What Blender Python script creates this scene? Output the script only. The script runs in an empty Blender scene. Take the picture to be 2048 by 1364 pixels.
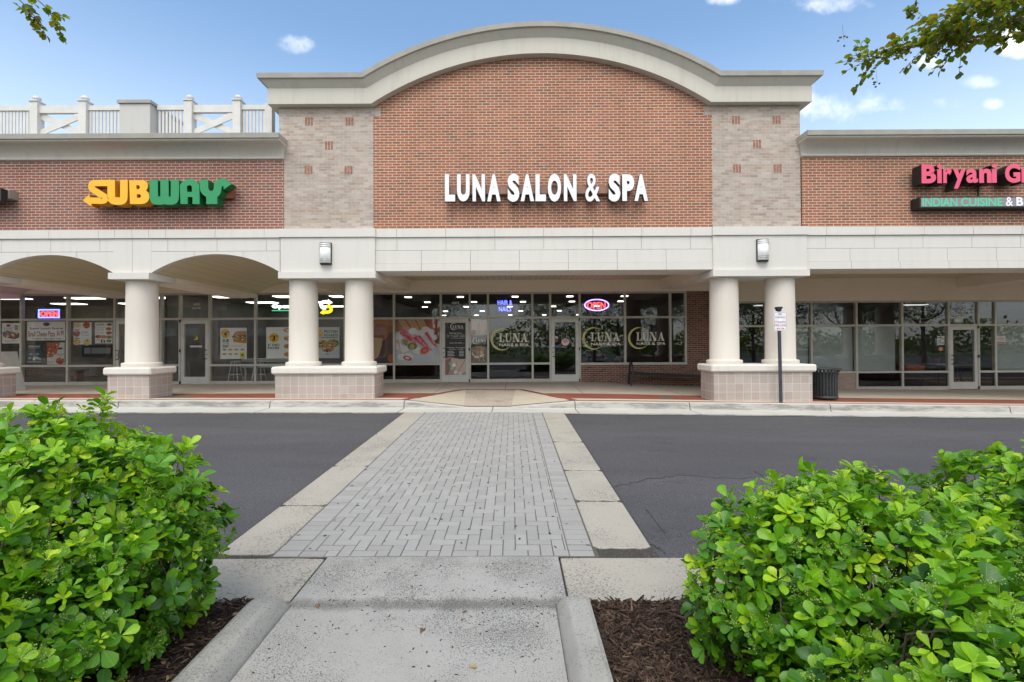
import bpy, bmesh, math, random
import numpy as np
from mathutils import Vector, Matrix, Euler
random.seed(7)
rng = np.random.default_rng(11)
R_ = math.radians
sc = bpy.context.scene
COL = sc.collection
# ------------------------------------------------------------------ camera
F = 970.0
CAMZ = 1.75
PITCH, ROLL = R_(0.4725), R_(-0.28)
CM = (Euler((math.pi/2+PITCH, 0, 0)).to_matrix() @ Matrix.Rotation(ROLL, 3, 'Z'))
cd = bpy.data.cameras.new('camera'); cam = bpy.data.objects.new('camera', cd); COL.objects.link(cam)
cd.sensor_width = 36; cd.sensor_fit = 'HORIZONTAL'; cd.lens = F/2048*36
cd.clip_start = 0.02; cd.clip_end = 2000
cam.matrix_world = Matrix.Translation((0, 0, CAMZ)) @ CM.to_4x4()
sc.camera = cam

def ray(px, py):
    return CM @ Vector(((px-1024)/F, -(py-682)/F, -1))
def P(px, py, Y):                      # the point of the plane y = Y that the photograph shows there
    d = ray(px, py); t = Y/d.y
    return Vector((d.x*t, Y, CAMZ+d.z*t))
def PX(px, Y, py=690): return P(px, py, Y).x
def PZ(py, Y, px=1024): return P(px, py, Y).z

# ------------------------------------------------------------------ mesh helper
class MB:
    def __init__(s): s.v = []; s.f = []; s.m = []; s.smooth = []
    def add(s, vs, fs, m=0, sm=False):
        b = len(s.v); s.v += [tuple(v) for v in vs]
        for f in fs:
            s.f.append(tuple(i+b for i in f)); s.m.append(m); s.smooth.append(sm)
        return s
    def box(s, x0, x1, y0, y1, z0, z1, m=0):
        if x0 > x1: x0, x1 = x1, x0
        if y0 > y1: y0, y1 = y1, y0
        if z0 > z1: z0, z1 = z1, z0
        return s.add([(x0,y0,z0),(x1,y0,z0),(x1,y1,z0),(x0,y1,z0),(x0,y0,z1),(x1,y0,z1),(x1,y1,z1),(x0,y1,z1)],
              [(0,3,2,1),(4,5,6,7),(0,1,5,4),(1,2,6,5),(2,3,7,6),(3,0,4,7)], m)
    def hexa(s, p, m=0):               # 8 points, bottom 4 ccw then top 4
        return s.add(p, [(0,3,2,1),(4,5,6,7),(0,1,5,4),(1,2,6,5),(2,3,7,6),(3,0,4,7)], m)
    def cbox(s, x0, x1, y0, y1, z0, z1, c, m=0):   # box with chamfered edges all round
        out = []
        for (z, i) in ((z0, c), (z0+c, 0), (z1-c, 0), (z1, c)):
            for (x, y) in ((x0+i, y0+c), (x0+c, y0+i), (x1-c, y0+i), (x1-i, y0+c), (x1-i, y1-c), (x1-c, y1-i), (x0+c, y1-i), (x0+i, y1-c)):
                out.append((x, y, z))
        fs = [tuple(reversed(range(8))), tuple(range(24, 32))]
        for r in range(3):
            for k in range(8):
                a = r*8+k; b = r*8+(k+1) % 8
                fs.append((a, b, b+8, a+8))
        return s.add(out, fs, m)
    def prism(s, poly, y0, y1, m=0, side=None, sm=False):  # poly in (x, z), counter-clockwise seen from -y
        n = len(poly)
        vs = [(x, y0, z) for x, z in poly]+[(x, y1, z) for x, z in poly]
        s.add(vs, [tuple(range(n))], m); b = len(s.v)-2*n
        for k in range(n):
            j = (k+1) % n
            s.f.append((b+k, b+n+k, b+n+j, b+j)); s.m.append(m if side is None else side); s.smooth.append(sm)
        s.f.append(tuple(b+n+i for i in reversed(range(n)))); s.m.append(m); s.smooth.append(False)
        return s
    def tube(s, path, r, n=6, m=0, cap=True, sm=True):
        path = [Vector(p) for p in path]; k = len(path)
        rs = r if isinstance(r, (list, tuple)) else [r]*k
        vs = []; up = None
        for i, p in enumerate(path):
            t = (path[min(i+1, k-1)]-path[max(i-1, 0)]).normalized()
            if up is None:
                up = Vector((0,0,1)) if abs(t.z) < .9 else Vector((1,0,0))
            a = t.cross(up); a = a.normalized() if a.length > 1e-5 else Vector((1,0,0)); b = a.cross(t).normalized(); up = b
            for j in range(n):
                w = 2*math.pi*j/n
                vs.append(p+(a*math.cos(w)+b*math.sin(w))*rs[i])
        fs = []
        for i in range(k-1):
            for j in range(n):
                q = (j+1) % n
                fs.append((i*n+j, i*n+q, (i+1)*n+q, (i+1)*n+j))
        s.add(vs, fs, m, sm)
        if cap:
            s.add(vs[:n], [tuple(range(n))], m); s.add(vs[-n:], [tuple(reversed(range(n)))], m)
        return s
    def lathe(s, prof, c, n=24, m=0, sm=True):   # prof [(r, z)]
        vs = []
        for r, z in prof:
            for j in range(n):
                w = 2*math.pi*j/n
                vs.append((c[0]+r*math.cos(w), c[1]+r*math.sin(w), c[2]+z))
        fs = []
        for i in range(len(prof)-1):
            for j in range(n):
                q = (j+1) % n
                fs.append((i*n+j, i*n+q, (i+1)*n+q, (i+1)*n+j))
        return s.add(vs, fs, m, sm)
    def build(s, name, mats, parent=None):
        me = bpy.data.meshes.new(name)
        if parent is not None:
            o = Vector(list(parent['origin']))
            vs = [(x-o.x, y-o.y, z-o.z) for x, y, z in s.v]
        else: vs = s.v
        me.from_pydata(vs, [], s.f)
        for mt in (mats if isinstance(mats, (list, tuple)) else [mats]): me.materials.append(mt)
        me.polygons.foreach_set('material_index', s.m)
        me.polygons.foreach_set('use_smooth', s.smooth)
        me.update()
        ob = bpy.data.objects.new(name, me); COL.objects.link(ob)
        if parent is not None:
            ob.parent = parent; ob['origin'] = parent['origin']
        return ob

def thing(name, label, cat, loc, group=None):
    o = bpy.data.objects.new(name, None); COL.objects.link(o)
    o.location = loc; o['origin'] = tuple(loc); o.empty_display_size = .2
    o['label'] = label; o['category'] = cat
    if group: o['group'] = group
    return o
def tag(o, label, cat, group=None, kind=None):
    o['label'] = label; o['category'] = cat
    if group: o['group'] = group
    if kind: o['kind'] = kind
    return o
def struct(mb, name, mats):
    o = mb.build(name, mats); o['kind'] = 'structure'
    return o

# ------------------------------------------------------------------ materials
class NT:
    def __init__(s, name):
        s.mat = bpy.data.materials.new(name); s.mat.use_nodes = True
        s.t = s.mat.node_tree; s.n = s.t.nodes; s.n.clear()
        s.out = s.n.new('ShaderNodeOutputMaterial')
    def new(s, typ, props=None, **inp):
        nd = s.n.new('ShaderNode'+typ)
        for k, v in (props or {}).items(): setattr(nd, k, v)
        for k, v in inp.items():
            k = k.replace('_', ' ')
            key = int(k[1:]) if k[0] == 'i' and k[1:].isdigit() else k
            s.set(nd, key, v)
        return nd
    def set(s, nd, key, v):
        sock = nd.inputs[key]
        if isinstance(v, bpy.types.NodeSocket): s.t.links.new(v, sock)
        elif isinstance(v, bpy.types.Node): s.t.links.new(v.outputs[0], sock)
        else:
            if isinstance(v, (tuple, list)) and len(v) == 3 and sock.type == 'RGBA': v = (*v, 1)
            sock.default_value = v
    def math(s, op, a, b=0.0, c=None, clamp=False):
        nd = s.n.new('ShaderNodeMath'); nd.operation = op; nd.use_clamp = clamp
        s.set(nd, 0, a); s.set(nd, 1, b)
        if c is not None: s.set(nd, 2, c)
        return nd.outputs[0]
    def mix(s, f, a, b, blend='MIX'):
        nd = s.n.new('ShaderNodeMix'); nd.data_type = 'RGBA'; nd.blend_type = blend
        s.set(nd, 0, f); s.set(nd, 6, a); s.set(nd, 7, b)
        return nd.outputs[2]
    def ramp(s, f, stops, interp='LINEAR'):
        nd = s.n.new('ShaderNodeValToRGB'); cr = nd.color_ramp; cr.interpolation = interp
        while len(cr.elements) < len(stops): cr.elements.new(.5)
        for e, (p, c) in zip(cr.elements, stops):
            e.position = p; e.color = (*c, 1) if len(c) == 3 else c
        s.set(nd, 0, f)
        return nd.outputs[0]
    def step(s, f, a, b):              # smooth 0..1 between a and b
        nd = s.n.new('ShaderNodeMapRange'); nd.interpolation_type = 'SMOOTHSTEP'
        s.set(nd, 0, f); s.set(nd, 1, a); s.set(nd, 2, b)
        return nd.outputs[0]
    def pos(s): return s.new('NewGeometry').outputs['Position']
    def noise(s, vec, scale, detail=4, rough=.55, dist=0.0):
        return s.new('TexNoise', Vector=vec, Scale=scale, Detail=detail, Roughness=rough, Distortion=dist).outputs['Fac']
    def bump(s, h, strength=.3, dist=.01, normal=None):
        nd = s.new('Bump', Strength=strength, Distance=dist); s.set(nd, 'Height', h)
        if normal is not None: s.set(nd, 'Normal', normal)
        return nd.outputs[0]
    def finish(s, color, rough=.6, normal=None, spec=.5, metal=0.0, **kw):
        b = s.n.new('ShaderNodeBsdfPrincipled')
        s.set(b, 'Base Color', color); s.set(b, 'Roughness', rough); s.set(b, 'Specular IOR Level', spec); s.set(b, 'Metallic', metal)
        if normal is not None: s.set(b, 'Normal', normal)
        for k, v in kw.items(): s.set(b, k.replace('_', ' '), v)
        s.t.links.new(b.outputs[0], s.out.inputs[0])
        return s.mat

def plain(name, c, rough=.5, var=.12, scale=6.0, bump=0.0, metal=0.0, spec=.5, fine=90.0):
    n = NT(name); p = n.pos()
    a = n.noise(p, scale, 5)
    col = n.mix(n.step(a, .3, .7), tuple(x*(1-var) for x in c), tuple(min(1, x*(1+var)) for x in c))
    nm = n.bump(n.noise(p, fine, 3), bump, .004) if bump else None
    return n.finish(col, rough, nm, spec, metal)
_paper = {}
def paper(c, rough=.45):
    k = tuple(round(x, 3) for x in c)
    if k not in _paper: _paper[k] = plain('printed_paper', c, rough, .04, 20)
    return _paper[k]
def srgb(r, g, b):
    f = lambda u: (u/255/12.92 if u/255 < .04045 else ((u/255+.055)/1.055)**2.4)
    return (f(r), f(g), f(b))
def emit(name, c, strength):
    n = NT(name)
    e = n.new('Emission', Color=(*c, 1), Strength=strength)
    n.t.links.new(e.outputs[0], n.out.inputs[0]); return n.mat

def brick_mat(name, stops, mortar, w=.2, h=.0667, ms=.0055, offset=.5, grime=.30, whitewash=0.0, bump=.6, squash=True):
    n = NT(name); g = n.new('NewGeometry'); p = g.outputs['Position']
    sp = n.new('SeparateXYZ', Vector=p)
    u = n.math('ADD', sp.outputs[0], sp.outputs[1])
    v = n.new('CombineXYZ', X=u, Y=sp.outputs[2]).outputs[0]
    wob = n.new('TexNoise', Vector=v, Scale=7.0, Detail=3.0)
    wv = n.new('VectorMath', {'operation': 'SCALE'}, i0=n.new('VectorMath', {'operation': 'SUBTRACT'}, i0=wob.outputs['Color'], i1=(.5,.5,.5)).outputs[0], Scale=.006).outputs[0]
    v2 = n.new('VectorMath', {'operation': 'ADD'}, i0=v, i1=wv).outputs[0]
    b = n.new('TexBrick', {'offset': offset}, Vector=v2, Color1=(0,0,0,1), Color2=(1,1,1,1), Mortar=(.5,.5,.5,1), Scale=1.0)
    b.inputs['Mortar Size'].default_value = ms; b.inputs['Mortar Smooth'].default_value = .25
    b.inputs['Bias'].default_value = 0; b.inputs['Brick Width'].default_value = w; b.inputs['Row Height'].default_value = h
    col = n.ramp(b.outputs['Color'], stops)
    fine = n.noise(v, 55, 4, .7)
    col = n.mix(n.math('MULTIPLY', n.step(fine, .35, .75), .35), col, n.mix(1.0, col, (.55,.5,.48), 'MULTIPLY'))
    if whitewash:
        ww = n.noise(n.new('Mapping', Vector=v, Scale=(1,2.2,1)).outputs[0], 3.2, 6, .7)
        col = n.mix(n.math('MULTIPLY', n.step(ww, .42, .68), whitewash), col, (.62,.6,.56))
    big = n.noise(n.new('Mapping', Vector=p, Scale=(1.6,1.6,.5)).outputs[0], .8, 6, .65)
    mcol = n.mix(n.noise(v, 30, 3), tuple(x*.8 for x in mortar), mortar)
    col = n.mix(b.outputs['Fac'], col, mcol)
    col = n.mix(n.math('MULTIPLY', n.step(big, .35, .7), grime), col, n.mix(1.0, col, (.55,.52,.5), 'MULTIPLY'))
    hgt = n.math('ADD', n.math('MULTIPLY', n.math('SUBTRACT', 1.0, b.outputs['Fac']), 1.0), n.math('MULTIPLY', fine, .35))
    return n.finish(col, .85, n.bump(hgt, bump, .006), .25)

M = {}
M['red_brick'] = brick_mat('red_brick', [(0, (.25,.12,.08)), (.2, (.33,.13,.073)), (.5, (.395,.148,.078)), (.75, (.33,.125,.085)), (1, (.44,.17,.095))], (.68,.59,.46), ms=.0075)
M['wing_brick'] = brick_mat('wing_brick', [(0, (.20,.11,.09)), (.2, (.28,.115,.085)), (.6, (.305,.115,.082)), (.85, (.24,.12,.10)), (1, (.36,.14,.092))], (.63,.52,.43), ms=.0075)
M['low_brick'] = brick_mat('low_brick', [(0, (.13,.075,.06)), (.4, (.22,.095,.07)), (.7, (.26,.12,.085)), (1, (.2,.11,.09))], (.5,.45,.38))
M['gray_brick'] = brick_mat('gray_brick', [(0, (.34,.275,.23)), (.3, (.45,.38,.32)), (.55, (.41,.30,.24)), (.8, (.52,.455,.39)), (1, (.46,.36,.295))], (.60,.545,.465), whitewash=.38, grime=.16, bump=.9)
M['tan_brick'] = brick_mat('tan_brick', [(0, (.36,.26,.2)), (.5, (.45,.33,.26)), (1, (.4,.28,.22))], (.55,.5,.43))
M['tile'] = brick_mat('split_tile', [(0, (.44,.38,.335)), (.4, (.50,.44,.395)), (.7, (.47,.39,.345)), (1, (.53,.48,.435))], (.72,.69,.64), w=.198, h=.198, ms=.005, offset=0.0, grime=.3, bump=.5)
M['paver_red'] = brick_mat('red_paver_brick', [(0, (.27,.085,.055)), (.5, (.33,.105,.065)), (1, (.24,.085,.06))], (.2,.13,.1), w=.2, h=.1, ms=.004)
def stucco(name, c, grime=.2):
    n = NT(name); p = n.pos()
    st = n.noise(n.new('Mapping', Vector=p, Scale=(3,3,.35)).outputs[0], 2.2, 6, .65)
    bl = n.noise(p, 1.1, 5)
    col = n.mix(n.math('MULTIPLY', n.step(st, .45, .8), grime), c, tuple(x*.72 for x in (c[0], c[1]*.98, c[2]*.93)))
    col = n.mix(n.math('MULTIPLY', n.step(bl, .4, .75), .12), col, tuple(x*.8 for x in c))
    return n.finish(col, .8, n.bump(n.noise(p, 160, 3), .25, .003), .3)
M['panel'] = stucco('cast_panel', (.66,.635,.585), .22)
M['column'] = stucco('column_stucco', (.68,.625,.55), .22)
M['cap'] = stucco('cast_cap', (.69,.655,.59), .3)
M['cornice'] = stucco('cornice_stucco', (.56,.53,.465), .45)
M['coping'] = plain('metal_coping', (.34,.325,.285), .45, .08, 3, spec=.4)
M['joint'] = plain('joint_sealant', (.16,.155,.145), .9, .1)  # dark grey sealant colour
M['header'] = stucco('header_stucco', (.86,.775,.66), .1)
M['frame'] = plain('champagne_aluminium', (.50,.48,.42), .42, .06, 5, metal=.25, spec=.5)
M['dark'] = plain('black_metal', (.018,.018,.02), .4, .15, 20)
M['white_paint'] = plain('white_vinyl', (.62,.605,.57), .45, .05, 4)
M['block'] = stucco('roof_block_stucco', (.52,.51,.48), .35)
def siding():
    n = NT('soffit_siding'); p = n.pos(); sp = n.new('SeparateXYZ', Vector=p)
    w = n.math('FRACT', n.math('MULTIPLY', sp.outputs[0], 5.0))
    g = n.step(n.math('ABSOLUTE', n.math('SUBTRACT', w, .5)), .46, .5)
    c = n.mix(n.noise(p, 2, 4), (.60,.52,.35), (.66,.57,.39))
    return n.finish(n.mix(g, c, (.15,.13,.09)), .6, n.bump(g, -.5, .01), .3)
M['soffit'] = siding()
def vaultm():
    n = NT('vault_siding'); p = n.pos(); sp = n.new('SeparateXYZ', Vector=p)
    w = n.math('FRACT', n.math('MULTIPLY', sp.outputs[0], 4.2))
    g = n.step(n.math('ABSOLUTE', n.math('SUBTRACT', w, .5)), .475, .5)
    c = n.mix(n.noise(p, 1.6, 4), (.60,.52,.34), (.66,.57,.38))
    return n.finish(n.mix(g, c, (.2,.17,.11)), .55, n.bump(g, -.3, .008), .3)
M['vault'] = vaultm()

def glass_mat(name, tint, f0=.06):
    n = NT(name)
    g = n.new('NewGeometry'); dt = n.new('VectorMath', {'operation': 'DOT_PRODUCT'}, i0=g.outputs['Normal'], i1=g.outputs['Incoming']).outputs['Value']
    f = n.math('ADD', n.math('MULTIPLY', n.math('POWER', n.math('SUBTRACT', 1.0, n.math('ABSOLUTE', dt), clamp=True), 5.0), .9), f0, clamp=True)
    tr = n.new('BsdfTransparent', Color=(*tint, 1)); gl = n.new('BsdfGlossy', Color=(.92,.95,1,1), Roughness=.0)
    mx = n.new('MixShader', Fac=f); n.t.links.new(tr.outputs[0], mx.inputs[1]); n.t.links.new(gl.outputs[0], mx.inputs[2])
    n.t.links.new(mx.outputs[0], n.out.inputs[0]); return n.mat
M['glass'] = glass_mat('window_glass', (.965,.975,.97), .046)
M['dark_glass'] = glass_mat('tinted_glass', (.40,.43,.44), .06)

# ground materials
def asphalt():
    n = NT('asphalt'); p = n.pos(); yy = n.new('SeparateXYZ', Vector=p).outputs[1]
    a = n.noise(p, 85, 4, .85); b = n.noise(n.new('Mapping', Vector=p, Scale=(.5,2.2,1)).outputs[0], .9, 6)
    c = n.mix(n.step(a, .36, .64), (.038,.037,.040), (.118,.115,.120))
    c = n.mix(n.math('MULTIPLY', n.step(b, .35, .7), .4), c, n.mix(1, c, (1.35,1.35,1.33), 'MULTIPLY'))
    tr = n.math('SINE', n.math('ADD', n.math('MULTIPLY', yy, 2.1), n.math('MULTIPLY', n.noise(p, .35, 3), 5.0)))
    c = n.mix(n.math('MULTIPLY', n.step(tr, .1, 1.0), .22), c, n.mix(1, c, (1.5,1.48,1.42), 'MULTIPLY'))
    oil = n.noise(n.new('Mapping', Vector=p, Scale=(.8,1.6,1), Location=(3,1,0)).outputs[0], 1.6, 5, .6)
    c = n.mix(n.math('MULTIPLY', n.step(oil, .6, .72), .4), c, (.03,.03,.034))
    vo = n.new('TexVoronoi', Vector=p, Scale=42.0).outputs['Distance']
    wsp = n.new('TexWhiteNoise', Vector=n.new('TexVoronoi', Vector=p, Scale=42.0).outputs['Position']).outputs[0]
    sp = n.math('MULTIPLY', n.math('LESS_THAN', vo, .16), n.math('GREATER_THAN', wsp, .93))
    c = n.mix(sp, c, (.3,.3,.29))
    return n.finish(c, .82, n.bump(a, .5, .004), .3)
M['asphalt'] = asphalt()
def concrete(name, c, speck=.0, speckscale=70, stain=.3, dark=(.1,.095,.085), bump=.4, gutter=False):
    n = NT(name); p = n.pos()
    a = n.noise(p, 2.2, 6, .6); f = n.noise(p, 130, 3, .7)
    col = n.mix(n.math('MULTIPLY', n.step(a, .4, .75), stain), c, tuple(x*.62 for x in c))
    col = n.mix(n.math('MULTIPLY', n.step(f, .35, .75), .3), col, tuple(x*.72 for x in c))
    if speck:
        n1 = n.noise(p, speckscale, 3, .75); pt = n.noise(p, 1.7, 3)
        thr = n.math('SUBTRACT', .63, n.math('MULTIPLY', n.step(pt, .3, .7), .13))
        if gutter:
            yy = n.new('SeparateXYZ', Vector=p).outputs[1]
            d1 = n.math('ABSOLUTE', n.math('SUBTRACT', n.math('ADD', yy, n.math('MULTIPLY', n.math('SUBTRACT', n.noise(p, 7, 5, .7), .5), .12)), 3.13))
            gm = n.math('SUBTRACT', 1.0, n.step(d1, .01, .10))
            thr = n.math('SUBTRACT', thr, n.math('MULTIPLY', gm, .09)); col = n.mix(n.math('MULTIPLY', gm, .45), col, (.16,.15,.13))
        m = n.step(n.math('SUBTRACT', n1, thr), 0.0, .05)
        col = n.mix(n.math('MULTIPLY', m, speck), col, dark)
        vo = n.new('TexVoronoi', Vector=p, Scale=speckscale*1.3).outputs['Distance']
        col = n.mix(n.math('MULTIPLY', n.math('LESS_THAN', vo, .2), .35), col, (.62,.6,.57))
        hh = n.math('SUBTRACT', f, n.math('MULTIPLY', m, .8))
    else: hh = f
    return n.finish(col, .88, n.bump(hh, bump, .006), .25)
M['walk'] = concrete('aggregate_concrete', (.42,.405,.37), .8, 115, .3, (.12,.112,.10), .7, True)
M['slab'] = concrete('cream_concrete', (.43,.395,.33), .6, 55, .3)
M['kerb'] = concrete('kerb_concrete', (.40,.385,.345), .45, 80, .45)
M['farkerb'] = concrete('pale_kerb_concrete', (.56,.545,.50), .25, 60, .5)
def farkerb_mat():
    n = NT('stained_kerb_concrete'); g = n.new('NewGeometry'); p = g.outputs['Position']
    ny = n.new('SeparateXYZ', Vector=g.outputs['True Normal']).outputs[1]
    a = n.noise(n.new('Mapping', Vector=p, Scale=(.55,3,3)).outputs[0], 2.4, 6, .7); f = n.noise(p, 90, 3, .7); b = n.noise(p, 1.4, 5)
    c = n.mix(n.math('MULTIPLY', n.step(b, .4, .75), .4), (.56,.545,.49), (.40,.385,.34))
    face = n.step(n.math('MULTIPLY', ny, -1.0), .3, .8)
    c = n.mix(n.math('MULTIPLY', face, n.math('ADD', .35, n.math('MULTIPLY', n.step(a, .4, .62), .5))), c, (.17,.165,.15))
    c = n.mix(n.math('MULTIPLY', n.step(f, .35, .7), .25), c, n.mix(1, c, (.6,.6,.6), 'MULTIPLY'))
    return n.finish(c, .88, n.bump(f, .4, .005), .25)
M['sidewalk'] = concrete('sidewalk_concrete', (.56,.50,.41), .0, 60, .3)
M['ramp'] = concrete('ramp_concrete', (.56,.49,.38), .0, 60, .25)
M['aggregate'] = concrete('ramp_aggregate', (.48,.41,.33), .85, 38, .2)
M['band'] = concrete('pale_band', (.62,.53,.41), .0, 60, .2)
M['grit'] = concrete('joint_grit', (.07,.065,.055), .4, 60, .3, (.3,.28,.24), 1.0)
M['stain'] = concrete('walk_gutter_dirt', (.24,.23,.205), .9, 75, .4)
M['sand'] = concrete('joint_sand', (.12,.112,.098), .3, 60, .3, (.2,.19,.17), .6)
def paver():
    n = NT('grey_paver'); p = n.pos()
    r = n.new('Attribute', {'attribute_name': 'tone'}).outputs['Fac']
    a = n.noise(p, 150, 3, .8); b = n.noise(p, .8, 4)
    c = n.mix(r, (.33,.318,.295), (.385,.371,.345))
    c = n.mix(n.math('MULTIPLY', n.step(a, .4, .72), .35), c, (.22,.22,.22))
    c = n.mix(n.math('MULTIPLY', n.step(b, .4, .7), .2), c, (.3,.295,.28))
    return n.finish(c, .85, n.bump(a, .4, .004), .3)
M['paver'] = paver()
M['soil'] = plain('dark_soil', (.035,.024,.018), .95, .4, 30, .8)
M['grass'] = plain('lawn_turf', (.06,.10,.025), .9, .3, 8, .5)

# ------------------------------------------------------------------ heights
YR0, YG, YK, YS = 3.84, 10.54, 11.22, 16.6
def zr(X, Y):
    g = .0145*X if X > 0 else .005*X
    g = max(-.2, min(.25, g))
    return .027*max(Y, -6) - g*max(0, min(Y, 11.5))/10.5
RX0, RX1 = -2.52, 1.45
def zs_back(X):
    if X < 2.2: return .49+.0024*min(0, X+2)
    if X < 6.43: return .49-.046*(X-2.2)
    return max(.15, .295-.018*(X-6.43))
def ramp_drop(X, Y):
    if not (YK-.1 <= Y <= 13.8): return 0.0
    k = (13.8-Y)/(13.8-YK); k = min(1, k)
    t = 1-k
    c0, c1 = -1.15-.2*t, .0+.12*t
    o0, o1 = RX0+(-1.42-RX0)*t, RX1+(.2-RX1)*t
    if X <= o0 or X >= o1: return 0.0
    if X < c0: w = (X-o0)/max(1e-4, c0-o0)
    elif X > c1: w = (o1-X)/max(1e-4, o1-c1)
    else: w = 1
    return .14*k*w
def zw(X, Y):
    t = (Y-YK)/(YS-YK); t = max(0, min(1, t))
    return (zr(X, YK)+.15)*(1-t)+zs_back(X)*t - ramp_drop(X, Y)
def grid(mb, xs, ys, zf, off=0.0, m=0, keep=None):
    b = len(mb.v)
    for y in ys:
        for x in xs: mb.v.append((x, y, zf(x, y)+off))
    w = len(xs)
    for j in range(len(ys)-1):
        for i in range(w-1):
            if keep and not keep((xs[i]+xs[i+1])/2, (ys[j]+ys[j+1])/2): continue
            mb.f.append((b+j*w+i, b+j*w+i+1, b+(j+1)*w+i+1, b+(j+1)*w+i)); mb.m.append(m); mb.smooth.append(False)
    return mb
def lin(a, b, n): return [a+(b-a)*i/n for i in range(n+1)]

# ------------------------------------------------------------------ ground & road
struct(grid(MB(), [-400,-60,-20,0,20,60,400], [-400,-60,-6,20,60,400], lambda x, y: -.35 if y < 11 else -.2), 'ground', M['grass'])
struct(grid(MB(), lin(-40, 40, 80), lin(3.0, 10.9, 24), zr, -.03), 'road', M['asphalt'])
struct(grid(MB(), lin(-60, 60, 40), [-34,-20,-10,-5,-1.6], zr, -.02), 'parking_lot', M['asphalt'])
# crosswalk corner lines measured on the road
def G(px, py, dz=0.0):
    d = ray(px, py); t = 5.0
    for _ in range(30):
        p = d*t; h = CAMZ+p.z-(zr(p.x, p.y)+dz); t = t + h/(-(d.z)+.027*d.y) if abs(d.z) > 1e-6 else t
    p = d*t
    return Vector((p.x, p.y, CAMZ+p.z))
wl = [G(854,823), G(552.5,1104.5)]; wr = [G(1082.5,823), G(1192,1113)]
xL = (wl[0].x+wl[1].x)/2; xR = (wr[0].x+wr[1].x)/2
YN = 3.80
# pavers
mb = MB(); tones = []
def brick_at(x0, x1, y0, y1, g=.003):
    x0 = max(x0, xL+.2); x1 = min(x1, xR-.2); y0 = max(y0, YN); y1 = min(y1, YG)
    if x1-x0 < .012 or y1-y0 < .012: return
    put(x0, x1, y0, y1, g)
def put(x0, x1, y0, y1, g=.003):
    x0 += g; x1 -= g; y0 += g*2.0; y1 -= g*2.0; c = .003
    h = random.uniform(-.0018, .0018)
    def zz(x, y): return zr(x, y)+h+.003
    top = [(x0+c,y0+c),(x1-c,y0+c),(x1-c,y1-c),(x0+c,y1-c)]; bot = [(x0,y0),(x1,y0),(x1,y1),(x0,y1)]
    vs = [(x,y,zz(x,y)-.02) for x,y in bot]+[(x,y,zz(x,y)-.004) for x,y in bot]+[(x,y,zz(x,y)) for x,y in top]
    mb.add(vs, [(0,1,5,4),(1,2,6,5),(2,3,7,6),(3,0,4,7),(4,5,9,8),(5,6,10,9),(6,7,11,10),(7,4,8,11),(8,9,10,11)])
    t = random.random(); tones.extend([t]*12)
u = .1; nx = int((xR-xL-.4)/u)+2; ny = int((YG-YN)/u)+2
for c in range(-2, nx):
    for r in range(-2, ny):
        d = (c-r) % 4; x = xL+.2+c*u; y = YN+r*u
        if d == 0: brick_at(x, x+2*u, y, y+u)
        elif d == 3: brick_at(x, x+u, y, y+2*u)
y = YN
while y < YG-.02:
    for x in (xL, xR-.2): put(x, x+.2, y, min(y+u, YG))
    y += u
ob = struct(mb, 'crosswalk', M['paver'])
at = ob.data.attributes.new('tone', 'FLOAT', 'POINT'); at.data.foreach_set('value', tones)
struct(grid(MB(), lin(xL-.03, xR+.03, 6), lin(YN-.02, YG, 10), zr, -.0035), 'crosswalk_bedding', M['sand'])
# slab bands each side, broken into panels with ragged ends
def slab(mb, x0, x1, y0, y1, zf, jag=.012, th=.03, nx=10, rnd=.03, up=.004):
    top = []
    n = nx
    for i in range(n+1):
        t = i/n; e = (rnd if i in (0, n) else 0)
        top.append((x0+(x1-x0)*t, y0+e+random.uniform(0, jag)))
    for i in range(n, -1, -1):
        t = i/n; e = (rnd if i in (0, n) else 0)
        top.append((x0+(x1-x0)*t, y1-e-random.uniform(0, jag)))
    k = len(top); b = len(mb.v)
    cx, cy = (x0+x1)/2, (y0+y1)/2
    ins = [(x+(.008 if x < cx else -.008), y+(.008 if y < cy else -.008)) for x, y in top]
    mb.v += [(x, y, zf(x, y)-th) for x, y in top]+[(x, y, zf(x, y)+up-.006) for x, y in top]+[(x, y, zf(x, y)+up) for x, y in ins]
    for i in range(k):
        j = (i+1) % k
        for o in (0, k):
            mb.f.append((b+o+i, b+o+j, b+o+k+j, b+o+k+i)); mb.m.append(0); mb.smooth.append(False)
    mb.f.append(tuple(b+2*k+i for i in range(k))); mb.m.append(0); mb.smooth.append(False)
sl = (G(813,823).x+G(440,1100).x)/2; sr = (G(1127,823).x+G(1310,1111).x)/2
mb = MB()
yl = [YN+.02]+[G(560,yy).y for yy in (1011, 932)]+[G(800, yy).y for yy in (868,)]+[YG]
for a, b_ in zip(yl[:-1], yl[1:]): slab(mb, sl, xL-.012, a+.012, b_-.012, zr)
yrr = [YN+.12]+[G(1200,yy).y for yy in (1002, 941, 884)]+[YG]
for a, b_ in zip(yrr[:-1], yrr[1:]): slab(mb, xR+.012, sr, a+.014, b_-.012, zr, .02)
struct(mb, 'pavement', M['slab'])
struct(grid(MB(), [sl-.02, xL], lin(YN-.04, YG, 10), zr, -.008), 'slab_joint_grit', M['grit'])
struct(grid(MB(), [xR, sr+.02], lin(YN-.04, YG, 10), zr, -.008), 'slab_joint_grit', M['grit'])
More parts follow.
